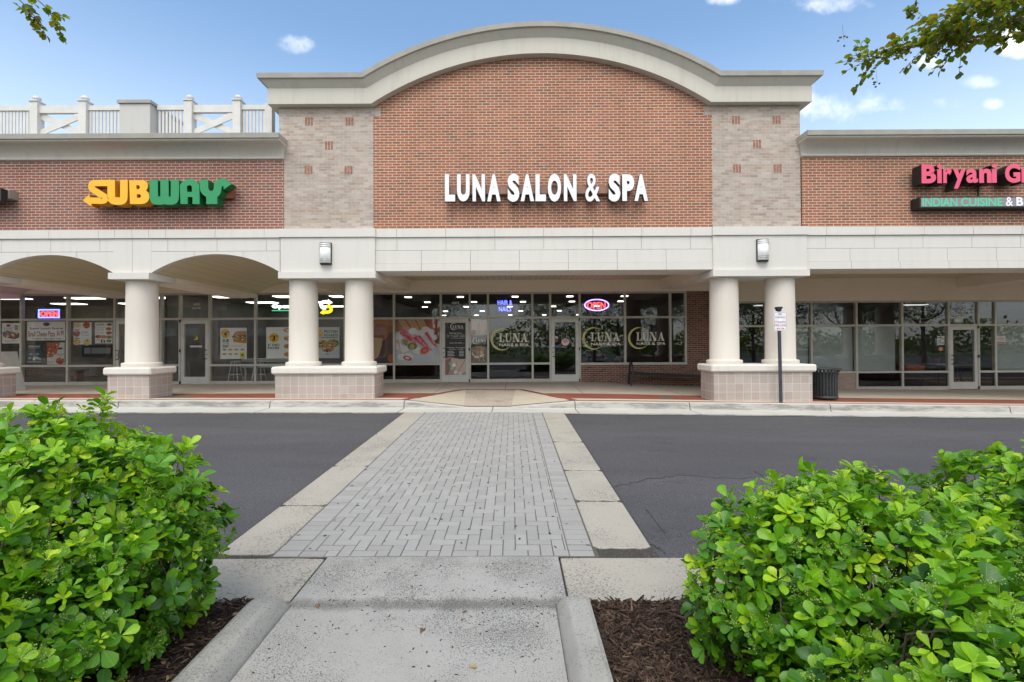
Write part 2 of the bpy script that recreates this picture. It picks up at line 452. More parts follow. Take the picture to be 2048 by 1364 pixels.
# near gutter slabs and apron
AX0, AX1 = -1.42, .27
mb = MB()
def zn(x, y): return zr(x, y)
gx = [AX0-.22-2.6*3, AX0-.22-2.6*2, AX0-.22-2.6, AX0-.03]
for a, b_ in zip(gx[:-1], gx[1:]): slab(mb, a+.006, b_-.006, 3.17, YN-.03, zn, .006, nx=14, rnd=.006)
gx = [AX1+.09, AX1+2.9, AX1+5.6, AX1+8.4]
for a, b_ in zip(gx[:-1], gx[1:]): slab(mb, a+.006, b_-.006, 3.17, YN-.03, zn, .006, nx=14, rnd=.006)
struct(mb, 'gutter', M['slab'])
mb = MB()
grid(mb, lin(AX0-.02, AX1+.08, 8), lin(3.12, YN-.012, 8), zr, .003)
grid(mb, lin(AX0, AX1, 8), lin(-1.6, 3.12, 20), zr, .003)
struct(mb, 'path', M['walk'])
# far gutter pan (between asphalt and kerb)
def kh(X):
    if X < RX0 or X > RX1: return .15
    if X < -1.15: return .01+.14*(-1.15-X)/(-1.15-RX0)
    if X > 0: return .01+.14*X/RX1
    return .01
mb = MB()
jx = sorted([-24,-18,-13.2,-9.1,-5.6,RX0+.02,-1.2+.75,RX1,4.1,7.35,11.5,15,20,26])
for a, b_ in zip(jx[:-1], jx[1:]):
    xs = lin(a+.008, b_-.008, 16)
    rows = []
    for x in xs:
        z = zr(x, YK); h = kh(x)
        rows.append([(x, YG, zr(x, YG)-.02), (x, YG+.005, zr(x, YG)+.005), (x, YK-.05, z-.012), (x, YK-.015, z+max(0, h-.13)*.5), (x, YK, z+h*.75), (x, YK+.02, z+h*.95), (x, YK+.045, z+h), (x, YK+.2, z+h+.003)])
    b = len(mb.v); k = len(rows[0])
    for r in rows: mb.v += r
    for i in range(len(rows)-1):
        for j in range(k-1):
            mb.f.append((b+i*k+j, b+(i+1)*k+j, b+(i+1)*k+j+1, b+i*k+j+1)); mb.m.append(0); mb.smooth.append(j > 2)
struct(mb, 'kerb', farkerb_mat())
struct(grid(MB(), lin(-24, 26, 50), [YG-.02, YK+.15], zr, -.035), 'kerb_joint', M['grit'])
# sidewalk sheets
fx = sorted(set(lin(-26,-2.8,40)+lin(-2.8,1.8,92)+lin(1.8,26,40)))
fy = lin(YK+.2, 13.84, 44)+lin(13.9, YS+.4, 6)
struct(grid(MB(), fx, fy, zw, 0), 'sidewalk', M['sidewalk'])
def inramp(x, y):
    t = 1-min(1, (13.8-y)/(13.8-YK))
    return y < 13.8 and RX0+(-1.42-RX0)*t < x < RX1+(.2-RX1)*t
def strip(name, y0, y1, m, off, n=4):
    struct(grid(MB(), fx, lin(y0, y1, n), zw, off, 0, lambda x, y: not inramp(x, y)), name, m)
strip('brick_strip', YK+.2, YK+.34, M['paver_red'], .004, 2)
strip('pale_strip', YK+.34, YK+.62, M['band'], .004, 3)
strip('brick_strip', YK+.62, 12.95, M['paver_red'], .004, 10)
struct(grid(MB(), lin(RX0, RX1, 80), lin(YK+.2, 13.8, 50), zw, .005, 0, inramp), 'kerb_ramp', M['ramp'])
mb = MB(); ys = lin(YK+.06, 13.78, 40); b = 0
for y in ys:
    t = max(0, 1-(13.8-y)/(13.8-YK))
    for s in range(9):
        x = (-1.12-.2*t)+((-.03+.12*t)-(-1.12-.2*t))*s/8
        mb.v.append((x, y, zw(x, y)+.010))
for j in range(len(ys)-1):
    for i in range(8): mb.f.append((j*9+i, j*9+i+1, (j+1)*9+i+1, (j+1)*9+i)); mb.m.append(0); mb.smooth.append(False)
struct(mb, 'ramp_aggregate', M['aggregate'])
def ribbon(mb, pts, w, zf, off):
    b = len(mb.v); n = len(pts)
    for i, (x, y) in enumerate(pts):
        x2, y2 = pts[min(i+1, n-1)]; x1, y1 = pts[max(i-1, 0)]
        dx, dy = x2-x1, y2-y1; L = math.hypot(dx, dy); nx_, ny_ = -dy/L*w/2, dx/L*w/2
        for s in (-1, 1):
            mb.v.append((x+s*nx_, y+s*ny_, zf(x+s*nx_, y+s*ny_)+off))
    for i in range(n-1):
        mb.f.append((b+2*i, b+2*i+2, b+2*i+3, b+2*i+1)); mb.m.append(0); mb.smooth.append(False)
def seg(a, b, n): return [(a[0]+(b[0]-a[0])*i/n, a[1]+(b[1]-a[1])*i/n) for i in range(n+1)]
mb = MB(); pts = seg((RX0-.05, YK+.22), (-1.46, 13.85), 30)+seg((-1.44, 13.87), (.22, 13.87), 14)[1:]+seg((.24, 13.85), (RX1+.05, YK+.22), 30)[1:]
ribbon(mb, pts, .16, lambda x, y: zw(x, y), .012); struct(mb, 'brick_border', M['paver_red'])
mb = MB()
for x in (-17,-14,-11.6,-8.2,-5,-2.1,-.2,1.9,4.6,8,11,14): ribbon(mb, seg((x, 12.75), (x, YS), 12), .012, zw, .004)
struct(mb, 'sidewalk_joint', M['grit'])
# asphalt cracks
mb = MB()
def crack(p0, p1, w=.012, n=26, amp=.05):
    a, b = G(*p0), G(*p1); pts = []
    y = 0
    for i in range(n+1):
        t = i/n; y = y*.7+random.gauss(0, amp*.5)
        pts.append((a.x+(b.x-a.x)*t, a.y+(b.y-a.y)*t+y))
    ribbon(mb, pts, w, zr, -.0255)
crack((1228,967), (1345,945)); crack((1345,945), (1560,955), .009); crack((1505,936), (1530,950), .008)
crack((1285,1075), (1330,1098), .01); crack((1290,1010), (1330,1060), .008)
struct(mb, 'road_crack', M['grit'])
# raised kerbs beside the path
def side_kerb(xi, xo, s):
    mb = MB(); rows = []
    for y in lin(-1.6, 2.92, 24)+[2.98,3.04,3.09,3.12,3.135]:
        z = zr(0, y); t = max(0, (y-2.92)/.215); h = .112*math.sqrt(max(0, 1-t**2.4)); wob = .004*math.sin(y*7+s)
        rows.append([(xi-s*.0, y, z-.02), (xi+s*.012, y, z+h*.18), (xi+s*.05+wob, y, z+h*.8), (xi+s*.068, y, z+h*.95), (xi+s*.09, y, z+h), (xo-s*.03, y, z+h+.002), (xo-s*.006, y, z+h*.93), (xo, y, z-.02)])
    k = 8
    for r in rows: mb.v += r
    for i in range(len(rows)-1):
        for j in range(k-1):
            q = (i*k+j, (i+1)*k+j, (i+1)*k+j+1, i*k+j+1)
            mb.f.append(q if s < 0 else tuple(reversed(q))); mb.m.append(0); mb.smooth.append(j in (1, 2))
    mb.f.append(tuple(range((len(rows)-1)*k, len(rows)*k))); mb.m.append(0); mb.smooth.append(False)
    return struct(mb, 'path_kerb', M['kerb'])
side_kerb(AX0, AX0-.205, -1); side_kerb(AX1, AX1+.205, 1)
# planting beds
def zb(x, y): return zr(x, y)+.055+.025*math.sin(x*2.1)*math.sin(y*1.7)-.045*max(0, (y-2.7)/.47)
struct(grid(MB(), lin(-7, AX0-.2, 24), lin(-1.6, 3.19, 20), zb), 'planting_bed', M['soil'])
struct(grid(MB(), lin(AX1+.2, 8, 24), lin(-1.6, 3.19, 20), zb), 'planting_bed', M['soil'])

# ------------------------------------------------------------------ generic scatter (leaves, chips)
def scatter(name, T, faces, Pn, A, N, L, W, mats, parent=None, attrs=None, smooth=True):
    T = np.array(T, float); n = len(Pn); k = len(T)
    A = A/np.linalg.norm(A, axis=1, keepdims=True)
    Z = N-(N*A).sum(1, keepdims=True)*A; Z /= np.linalg.norm(Z, axis=1, keepdims=True)+1e-9
    X = np.cross(A, Z)
    V = Pn[:, None, :]+X[:, None, :]*(T[None, :, 0:1]*W[:, None, None])+A[:, None, :]*(T[None, :, 1:2]*L[:, None, None])+Z[:, None, :]*(T[None, :, 2:3]*L[:, None, None])
    V = V.reshape(-1, 3)
    if parent is not None: V = V-np.array(list(parent['origin']))
    fs = []
    loops = []; starts = []; tot = []
    off = 0
    fl = np.array([i for f in faces for i in f]); ln = [len(f) for f in faces]
    allidx = (fl[None, :]+(np.arange(n)*k)[:, None]).reshape(-1)
    totals = np.tile(np.array(ln), n); st = np.concatenate(([0], np.cumsum(totals)[:-1]))
    me = bpy.data.meshes.new(name)
    me.vertices.add(len(V)); me.vertices.foreach_set('co', V.astype(np.float32).ravel())
    me.loops.add(len(allidx)); me.loops.foreach_set('vertex_index', allidx.astype(np.int32))
    me.polygons.add(len(totals)); me.polygons.foreach_set('loop_start', st.astype(np.int32)); me.polygons.foreach_set('loop_total', totals.astype(np.int32))
    me.polygons.foreach_set('use_smooth', np.full(len(totals), smooth))
    me.update(calc_edges=True)
    for nm, vals in (attrs or {}).items():
        a = me.attributes.new(nm, 'FLOAT', 'POINT'); a.data.foreach_set('value', np.repeat(np.asarray(vals, np.float32), k))
    at = me.attributes.new('luv', 'FLOAT_VECTOR', 'POINT')
    at.data.foreach_set('vector', np.tile(np.stack([T[:, 0], T[:, 1], T[:, 2]], 1), (n, 1)).astype(np.float32).ravel())
    me.materials.append(mats)
    ob = bpy.data.objects.new(name, me); COL.objects.link(ob)
    if parent is not None: ob.parent = parent; ob['origin'] = parent['origin']
    return ob
def rvec(n):
    v = rng.normal(size=(n, 3)); return v/np.linalg.norm(v, axis=1, keepdims=True)
# mulch chips: thin splintered blocks
chipT = [(-.5,0,0),(.5,.04,0),(.35,1,0),(-.3,.93,0),(-.42,.05,.09),(.42,.07,.11),(.28,.94,.1),(-.24,.9,.12)]
chipF = [(0,3,2,1),(4,5,6,7),(0,1,5,4),(1,2,6,5),(2,3,7,6),(3,0,4,7)]
def chipmat():
    n = NT('bark_chip'); p = n.pos(); r = n.new('Attribute', {'attribute_name': 'tone'}).outputs['Fac']
    c = n.ramp(r, [(0,(.028,.018,.014)),(.45,(.075,.048,.035)),(.75,(.115,.075,.055)),(.93,(.16,.105,.075)),(1,(.25,.165,.11))])
    return n.finish(n.mix(n.noise(p, 120, 4), c, n.mix(1, c, (.5,.48,.47), 'MULTIPLY')), .9, n.bump(n.noise(n.new('Mapping', Vector=p, Scale=(1,1,4)).outputs[0], 200, 3), .6, .003), .2)
def mulch(x0, x1, y0, y1, n, label):
    x = rng.uniform(x0, x1, n); y = rng.uniform(y0, y1, n)
    z = np.array([zb(a, b) for a, b in zip(x, y)])+rng.uniform(-.004, .016, n)
    A = rvec(n); A[:, 2] *= .22; N = rvec(n)*.45+np.array([0, 0, 1.0])
    L = rng.uniform(.018, .06, n)*rng.choice([1, 1, 1, 1.35], n); W = rng.uniform(.005, .013, n)
    o = scatter('mulch', chipT, chipF, np.stack([x, y, z], 1), A, N, L, W, M['chip'], None, {'tone': rng.random(n)}, False)
    tag(o, label, 'mulch', kind='stuff')
M['chip'] = chipmat()
mulch(AX1+.24, 1.5, 1.75, 3.17, 9000, 'brown bark mulch beside the kerb in the planting bed on the right')
mulch(1.5, 4.6, 1.2, 3.17, 5000, 'brown bark mulch under the right hand bushes')
mulch(-2.6, AX0-.23, 1.6, 3.17, 6000, 'brown bark mulch between the left bush and the path kerb')
# litter on the path
n = 260
x = rng.uniform(AX0+.05, AX1-.02, n); y = rng.uniform(1.9, 3.75, n); A = rvec(n); A[:, 2] *= .05
o = scatter('fallen_debris', chipT, chipF, np.stack([x, y, np.array([zr(a, b) for a, b in zip(x, y)])+.004], 1), A, np.tile([0,0,1.], (n,1)), rng.uniform(.005,.022,n), rng.uniform(.004,.010,n), M['chip'], None, {'tone': rng.random(n)*.8}, False)
tag(o, 'small dark bits of bark and dry leaf strewn over the grey path', 'debris', kind='stuff')
n = 90
x = rng.uniform(xL, xR, n); y = rng.uniform(3.9, 8.5, n); A = rvec(n); A[:, 2] *= .05
o = scatter('fallen_debris', chipT, chipF, np.stack([x, y, np.array([zr(a, b) for a, b in zip(x, y)])+.005], 1), A, np.tile([0,0,1.], (n,1)), rng.uniform(.012,.035,n), rng.uniform(.008,.02,n), M['chip'], None, {'tone': rng.random(n)*.4}, False)
tag(o, 'dark leaf scraps scattered over the paver crossing', 'debris', kind='stuff')
# ------------------------------------------------------------------ buildings
YB = 11.80
ZT, Z1, Z2, Z3, Z4, ZC = 4.57, 4.366, 4.05, 3.737, 3.55, 3.376
XL, XR = -5.66, 7.05
ARCX, ARCZ, ARCR = .73, 1.20, 7.57
ZCEIL = 3.97
wing_l = thing('shop_building', 'red brick shop wing with arched arcade, white roof railing and pizza posters in its windows', 'building', (-14, YB, .45))
tower = thing('shop_building', 'tall central shopfront with curved cornice, red brick gable and two pale brick piers', 'building', (.7, YB, .45))
wing_r = thing('shop_building', 'low red brick shop wing with straight pale fascia and grey window shades', 'building', (13, YB, .3))

def panels(mb, rows, x0, x1, y, g=.004, depth=.06):
    # rows: (z0, z1, joints, yfront)
    for z0, z1, js, yf in rows:
        e = [x0]+sorted(j for j in js if x0+.02 < j < x1-.02)+[x1]
        for a, b in zip(e[:-1], e[1:]):
            mb.box(a+(g if a != x0 else 0), b-(g if b != x1 else 0), yf, yf+depth, z0+g*.8, z1-g*.8)
def sweep(mb, prof, path_of, m=0, mats=None, smooth=()):
    cols = [path_of(d, p) for d, p in prof]; n = len(cols[0]); b = len(mb.v)
    for c in cols: mb.v += c
    for i in range(len(cols)-1):
        for j in range(n-1):
            mb.f.append((b+i*n+j, b+i*n+j+1, b+(i+1)*n+j+1, b+(i+1)*n+j)); mb.m.append(mats[i] if mats else m); mb.smooth.append(i in smooth)

# --- central tower
jc = [PX(p, 11.72) for p in (794.5, 892.7, 990.6, 1088.6, 1186.6, 1284.6, 1382.5)]
jh = [(a+b)/2 for a, b in zip(jc[:-1], jc[1:])]+[jc[0]-.6, jc[-1]+.6]
px0, px1 = PX(561, 11.66), PX(750, 11.66)
rx0, rx1 = PX(1428, 11.66), PX(1616, 11.66)
mb = MB()
panels(mb, [(Z1, ZT, jc, 11.68), (Z2, Z1, jc, 11.72), (Z3, Z2, jh, 11.72), (Z4, Z3, jh, 11.705)], px1, rx0, 11.72, depth=.09)
for a, b in ((px0, px1), (rx0, rx1)):
    mb.box(a-.02, b+.02, 11.62, 11.80, Z1+.003, ZT)
fas = mb.build('fascia', M['panel'], tower)
mb = MB(); mb.box(px1, rx0, 11.76, 12.56, Z4+.003, ZT-.01); mb.build('fascia_beam', M['panel'], tower)
arc_in = lambda: [(ARCX+ARCR*math.sin(t), ARCZ+ARCR*math.cos(t)) for t in lin(-.5708, .5708, 48)]
bx0, bx1 = PX(748, YB), PX(1427, YB)
mb = MB()
mb.prism([(bx0, ZT), (bx1, ZT), (bx1, 7.57)]+[(x, z+.05) for x, z in reversed(arc_in()) if bx0 < x < bx1]+[(bx0, 7.57)], YB, YB+.35)
mb.build('brick_wall', M['red_brick'], tower)
M['accent'] = plain('accent_brick_clay', (.31,.15,.105), .85, .3, 14, .3)
def brickpier(x0, x1, spots):
    mb = MB(); mb.box(x0, x1, YB-.012, YB+.4, ZT, 7.6)
    pr = mb.build('brick_pier', M['gray_brick'], tower)
    mb = MB()
    for sx, sy in spots:
        c = P(sx, sy, YB-.012)
        mb = MB()
        for k in (-1, 0, 1): mb.box(c.x+k*.07-.024, c.x+k*.07+.024, YB-.018, YB, c.z-.1, c.z+.1, 0)
        mb.build('accent_brick', M['accent'], pr)
brickpier(XL, bx0, [(618,243),(699,243),(658,291),(617,340),(697,340)])
brickpier(bx1, XR, [(1472,240),(1553,240),(1514,288),(1474,337),(1555,337)])
for x in (bx0+.09, bx1-.09):
    mb = MB(); mb.box(x-.09, x+.09, YB-.008, YB+.1, 7.34, 7.56); mb.build('corner_block', M['gray_brick'], tower)
for x in (XL, XR-.3):
    mb = MB(); mb.box(x, x+.3, YB+.4, 22, 3.9, 7.6); mb.build('side_wall', M['gray_brick'], tower)
def tpath(d, p):
    z = 7.57+d; r = ARCR+d; zz = z-ARCZ
    a = math.asin(math.sqrt(r*r-zz*zz)/r)
    y = YB-p
    out = [(XL-p, YB+2.2, z), (XL-p, y, z), ((XL-p+ARCX-r*math.sin(a))/2, y, z)]
    out += [(ARCX+r*math.sin(t), y, ARCZ+r*math.cos(t)) for t in lin(-a, a, 44)]
    return out+[((XR+p+ARCX+r*math.sin(a))/2, y, z), (XR+p, y, z), (XR+p, YB+2.2, z)]
mb = MB()
sweep(mb, [(0, 0), (0, .19), (.375, .19), (.385, .17), (.54, .31)], tpath)
co = mb.build('cornice', M['cornice'], tower)
mb = MB(); sweep(mb, [(.535, .30), (.545, .36), (.655, .37), (.66, .36), (.66, 0), (.6, -.3)], tpath); mb.build('coping', M['coping'], co)
mb = MB()
for yb in (YB+.38,):
    mb.prism([(XL, 7.5), (XR, 7.5), (XR, 8.2)]+[(ARCX+8.2*math.sin(t), ARCZ+8.2*math.cos(t)) for t in lin(.55, -.55, 30)]+[(XL, 8.2)], yb, yb+.1)
mb.build('parapet_back', M['block'], tower)

def pedestal(root, x0, x1, zb_, y0=11.67, y1=12.47, group=None):
    mb = MB(); mb.box(x0, x1, y0, y1, zb_-.25, 1.075)
    pd = mb.build('pedestal', M['tile'], root)
    mb = MB(); mb.cbox(x0-.075, x1+.075, y0-.075, y1+.075, 1.075, 1.255, .035); mb.build('pedestal_cap', M['cap'], pd)
def column(root, x, ztop=3.376, y=12.07, r=.345):
    mb = MB()
    mb.lathe([(r+.07, 1.25), (r+.075, 1.33), (r+.065, 1.355), (r+.01, 1.365), (r, 1.38), (r*.985, 2.4), (r*.955, ztop+.01)], (x, y, 0), 40)
    mb.build('column', M['column'], root)
def pier_front(root, x0, x1, cap0, cap1):
    mb = MB(); mb.box(x0, x1, 11.66, 12.5, 3.53, Z1-.003)
    pr = mb.build('pier_panel', M['panel'], root)
    mb = MB(); mb.box(cap0, cap1, 11.60, 12.56, ZC, 3.53); mb.build('capital', M['panel'], pr)
for (p0, p1, b0, b1, cs) in ((561, 750, -5.70, -3.31, (-5.18, -3.80)), (1428, 1616, 4.85, 7.22, (5.28, 6.67))):
    a, b = PX(p0, 11.66), PX(p1, 11.66)
    pier_front(tower, a, b, a-.03, b+.03)
    pedestal(tower, b0, b1, zw((b0+b1)/2, 11.7))
    for c in cs: column(tower, c)
# transverse beams from the piers back to the shopfront, ceilings
for a, b in ((-4.2, -3.46), (5.1, 5.75)):
    mb = MB(); mb.box(a, b, 12.56, YS-.06, 3.62, 4.3); mb.build('portico_beam', M['header'], tower)
mb = MB(); mb.box(-3.46, 5.1, 12.56, YS-.06, ZCEIL, ZCEIL+.05); mb.build('soffit', M['soffit'], tower)
for a, b in ((-5.5, -4.2), (5.75, 7.2)):
    mb = MB(); mb.box(a, b, 12.56, YS-.06, 3.9, 3.95); mb.build('soffit', M['header'], tower)

# --- shopfronts
FD = .055
class Store:
    def __init__(s, root, pxref, yh, yt, yl, yb, x0, x1):
        s.root = root
        s.zh, s.zt, s.zl, s.zb = [P(pxref, y, YS).z for y in (yh, yt, yl, yb)]
        s.fr = MB(); s.x0, s.x1 = x0, x1
    def vert(s, x, z0, z1, w=.068): s.fr.box(x-w/2, x+w/2, YS-.055, YS+.065, z0, z1)
    def hor(s, a, b, z, w=.068): s.fr.box(a+.034, b-.034, YS-.052, YS+.062, z-w/2, z+w/2)
    def pane(s, a, b, z0, z1, glass='glass'):
        mb = MB(); mb.box(a+.03, b-.03, YS-.006, YS+.006, z0+.03, z1-.03)
        return mb.build('window_pane', M[glass], s.root)
    def finish(s):
        return s.fr.build('shopfront_frame', M['frame'], s.root)
    def door(s, a, b, hinge, floor, glass='glass', handle='right'):
        a += .04; b -= .04; st = .105; z1 = s.zt-.04
        mb = MB()
        z0 = floor+.015
        mb.box(a, a+st, YS-.045, YS+.03, z0, z1); mb.box(b-st, b, YS-.045, YS+.03, z0, z1)
        mb.box(a+st, b-st, YS-.043, YS+.028, z0, z0+.24); mb.box(a+st, b-st, YS-.043, YS+.028, z1-.12, z1)
        d = mb.build('door', M['frame_door'], s.root)
        mb = MB(); mb.box(a+st-.01, b-st+.01, YS-.006, YS+.006, z0+.23, z1-.11); mb.build('door_pane', M[glass], d)
        hx = a+.05 if handle == 'left' else b-.05; sg = 1 if handle == 'left' else -1
        zc = floor+1.02
        mb = MB(); mb.tube([(hx, YS-.045, zc+.15), (hx, YS-.10, zc+.15), (hx+sg*.09, YS-.11, zc+.15), (hx+sg*.11, YS-.11, zc+.12), (hx+sg*.11, YS-.11, zc-.12), (hx+sg*.09, YS-.11, zc-.15), (hx, YS-.10, zc-.15), (hx, YS-.045, zc-.15)], .014, 6)
        mb.lathe([(.02, 0), (.02, .03)], (hx, YS-.06, zc-.02), 10)
        mb.build('handle', M['dark'], d)
        kx = b+.022 if handle == 'left' else a-.022
        for zc in (floor+.06, (floor+z1)/2+.05, z1-.03):
            mb = MB(); mb.box(kx-.022, kx+.022, YS-.075, YS-.05, zc-.05, zc+.05); mb.build('hinge', M['dark'], d)
        s.dz0, s.dz1, s.da, s.db = z0+.24, z1-.12, a+st, b-st
        return d
M['frame_door'] = plain('door_aluminium', (.58,.575,.53), .4, .05, 5, metal=.15)
def sx(l): return [PX(p, YS) for p in l]
# salon
xs = sx([738, 788.5, 882, 940, 976.4, 1065, 1100.7, 1159.5, 1250, 1340.4, 1371])
S = Store(tower, 1060, 584, 635.5, 727, 764, xs[0], xs[-1]); salon = S; salon_x = xs
for i, x in enumerate(xs):
    S.vert(x, (S.zb if i < 7 else S.zl-.06) if i != 7 else S.zb, S.zh)
S.zs = zs_back(-.5)
for i, (a, b) in enumerate(zip(xs[:-1], xs[1:])):
    S.hor(a, b, S.zt); S.hor(a, b, S.zh-.03)
    S.pane(a, b, S.zt, S.zh-.03)
    if i in (2, 6): S.door(a, b, 0, S.zb, handle='left')
    elif i < 7:
        S.hor(a, b, S.zl); S.hor(a, b, S.zb+.055, .12); S.pane(a, b, S.zl, S.zt); S.pane(a, b, S.zb+.07, S.zl, 'dark_glass')
    else:
        S.hor(a, b, S.zl-.02, .08); S.pane(a, b, S.zl, S.zt)
S.finish()
mb = MB(); mb.prism([(xs[7]+.034, .1), (6.9, .1), (6.9, S.zh), (xs[-1]+.034, S.zh), (xs[-1]+.034, S.zl-.06), (xs[7]+.034, S.zl-.06)], YS-.03, YS+.2)
mb.build('low_brick_wall', M['low_brick'], tower)
mb = MB(); mb.box(xs[0]-.6, 6.9, YS-.06, YS+.25, S.zh, 4.3); mb.build('header_wall', M['header'], tower)
# left wing shopfronts (pizza shop, sandwich shop)
xl = sx([-420, -330, -250, -160, -70, 44, 136.5, 231, 285, 323.5, 361, 420.5, 511.5, 602, 690, 738])
S = Store(wing_l, 290, 587, 638.5, 731, 769, xl[0], xl[-1]); left = S; left_x = xl
for i, x in enumerate(xl[:-1]): S.vert(x, S.zb, S.zh)
for i, (a, b) in enumerate(zip(xl[:-1], xl[1:])):
    S.hor(a, b, S.zt); S.hor(a, b, S.zh-.03); S.pane(a, b, S.zt, S.zh-.03)
    if i in (7, 10): S.door(a, b, 0, S.zb, handle='left' if i == 7 else 'right')
    else: S.hor(a, b, S.zl); S.hor(a, b, S.zb+.05, .11); S.pane(a, b, S.zl, S.zt); S.pane(a, b, S.zb+.07, S.zl)
S.finish()
mb = MB(); mb.box(-26, xs[0]-.6, YS-.058, YS+.25, S.zh, 4.4); mb.build('header_wall', M['header'], wing_l)
# right wing shopfront
xr_ = sx([1440, 1530, 1622, 1711.8, 1803, 1895.5, 1955, 1989, 2080, 2170, 2260, 2350])
S = Store(wing_r, 1850, 601, 650.5, 743.5, 779, xr_[0], xr_[-1]); right = S; right_x = xr_
for i, x in enumerate(xr_): S.vert(x, (S.zb if i >= 3 else S.zl-.05), S.zh)
for i, (a, b) in enumerate(zip(xr_[:-1], xr_[1:])):
    S.hor(a, b, S.zt); S.hor(a, b, S.zh-.03); S.pane(a, b, S.zt, S.zh-.03)
    if i == 5: S.door(a, b, 0, S.zb, handle='left')
    else:
        S.hor(a, b, S.zl); S.pane(a, b, S.zl, S.zt)
        if i >= 3: S.hor(a, b, S.zb+.055, .12); S.pane(a, b, S.zb+.07, S.zl, 'dark_glass')
S.finish()
mb = MB(); mb.box(6.9, xr_[3]-.034, YS-.03, YS+.2, 0.0, S.zl-.034); mb.build('low_brick_wall', M['tan_brick'], wing_r)
mb = MB(); mb.box(6.9, 26, YS-.058, YS+.25, S.zh, 4.4); mb.build('header_wall', M['header'], wing_r)
sh = plain('grey_roller_shade', (.33,.37,.36), .7, .06, 2)
for i in (1, 2, 3, 7, 8, 9):
    a, b = xr_[i], xr_[i+1]
    mb = MB(); mb.box(a+.06, b-(.06 if i != 3 else .16), YS+.085, YS+.10, S.zl+.03 if i != 1 else S.zl+.3, S.zt-.02); mb.build('window_shade', sh, wing_r)
# interiors
def room(root, x0, x1, y1, zf, zc, wall, floor, ceil, lamps, lamp_m):
    y0 = YS+.26
    mb = MB()
    mb.add([(x0,y0,zf),(x1,y0,zf),(x1,y1,zf),(x0,y1,zf)], [(0,1,2,3)], 1)
    mb.add([(x0,y0,zc),(x1,y0,zc),(x1,y1,zc),(x0,y1,zc)], [(3,2,1,0)], 2)
    mb.add([(x0,y1,zf),(x1,y1,zf),(x1,y1,zc),(x0,y1,zc)], [(0,1,2,3)], 0)
    mb.add([(x0,y0,zf),(x0,y1,zf),(x0,y1,zc),(x0,y0,zc)], [(0,1,2,3)], 0)
    mb.add([(x1,y0,zf),(x1,y1,zf),(x1,y1,zc),(x1,y0,zc)], [(3,2,1,0)], 0)
    rm = mb.build('interior', [wall, floor, ceil], root)
    for (lx, ly, w, d) in lamps:
        mb = MB(); mb.box(lx-w/2, lx+w/2, ly-d/2, ly+d/2, zc-.03, zc-.004); mb.build('ceiling_lamp', lamp_m, rm)
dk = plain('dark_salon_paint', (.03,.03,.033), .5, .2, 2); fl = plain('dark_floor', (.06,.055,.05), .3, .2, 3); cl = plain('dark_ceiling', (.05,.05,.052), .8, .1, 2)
lamp1 = emit('led_panel', (1, .95, .88), 3.0); lamp2 = emit('fluorescent_panel', (1, .97, .92), 2.2)
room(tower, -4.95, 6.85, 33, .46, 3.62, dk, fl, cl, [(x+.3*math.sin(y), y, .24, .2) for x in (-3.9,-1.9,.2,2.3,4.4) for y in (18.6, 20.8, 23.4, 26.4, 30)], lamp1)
gw = plain('grey_shop_wall', (.17,.165,.155), .6, .15, 1.5); cw = plain('ceiling_tile', (.13,.13,.125), .8, .05, 2); tw = plain('beige_shop_wall', (.20,.165,.12), .6, .2, 1.2)
room(wing_l, -12.0, -4.98, 24, .44, 3.62, gw, fl, cw, [(x, y, 1.15, .5) for x in (-10.6,-8.3,-6.2) for y in (18.2, 20.6, 22.8)], lamp2)
room(wing_l, -26, -12.05, 22, .44, 3.62, tw, fl, cw, [(x, y, 1.15, .5) for x in (-16.2,-13.6,-19) for y in (18.4, 20.8)], lamp2)
room(wing_r, 6.95, 26, 23, .1, 3.3, plain('dark_restaurant_wall', (.06,.05,.042), .6, .2, 2), fl, cl, [(10.2, 19.4, .9, .3), (16.2, 19.5, .9, .3)], emit('dim_panel', (1,.95,.9), .5))

# --- left wing
mb = MB(); mb.box(-26, -5.545, YB-.03, YB+.3, ZT, 6.5); mb.build('brick_wall', M['wing_brick'], wing_l)
mb = MB(); mb.box(7.075, 26, YB-.03, YB+.3, ZT, 6.5); mb.build('brick_wall', M['red_brick'], wing_r)
prof = [(6.29, 0), (6.29, .05), (6.315, .065), (6.34, .055), (6.40, .06), (6.46, .085), (6.52, .13), (6.565, .20), (6.595, .28), (6.61, .36), (6.625, .375), (6.655, .375)]
capp = [(6.65, .37), (6.655, .415), (6.765, .425), (6.775, .41), (6.775, -.3), (6.5, -.3)]
for root, xa, xb in ((wing_l, -26, -5.545), (wing_r, 26, 7.075)):
    s = .2 if xb < 0 else -.25
    pth = (lambda xa, xb, s: (lambda d, p: [(xa, YB-.03-p, d), (xb+s*max(p, 0), YB-.03-p, d), (xb+s*max(p, 0), YB+.05, d)]))(xa, xb, s)
    mb = MB(); sweep(mb, prof, pth, smooth=range(3, 10)); c = mb.build('cornice', M['cornice'], root)
    mb = MB(); sweep(mb, capp, pth); mb.build('coping', M['coping'], c)
# roofs
mb = MB(); mb.box(-26, XL, YB+.3, 26, 6.3, 6.45); mb.build('roof', M['coping'], wing_l)
mb = MB(); mb.box(XR, 26, YB+.3, 26, 6.3, 6.45); mb.build('roof', M['coping'], wing_r)
mb = MB(); mb.box(XL+.3, XR-.3, YB+.5, 26, 7.3, 7.45); mb.build('roof', M['coping'], tower)
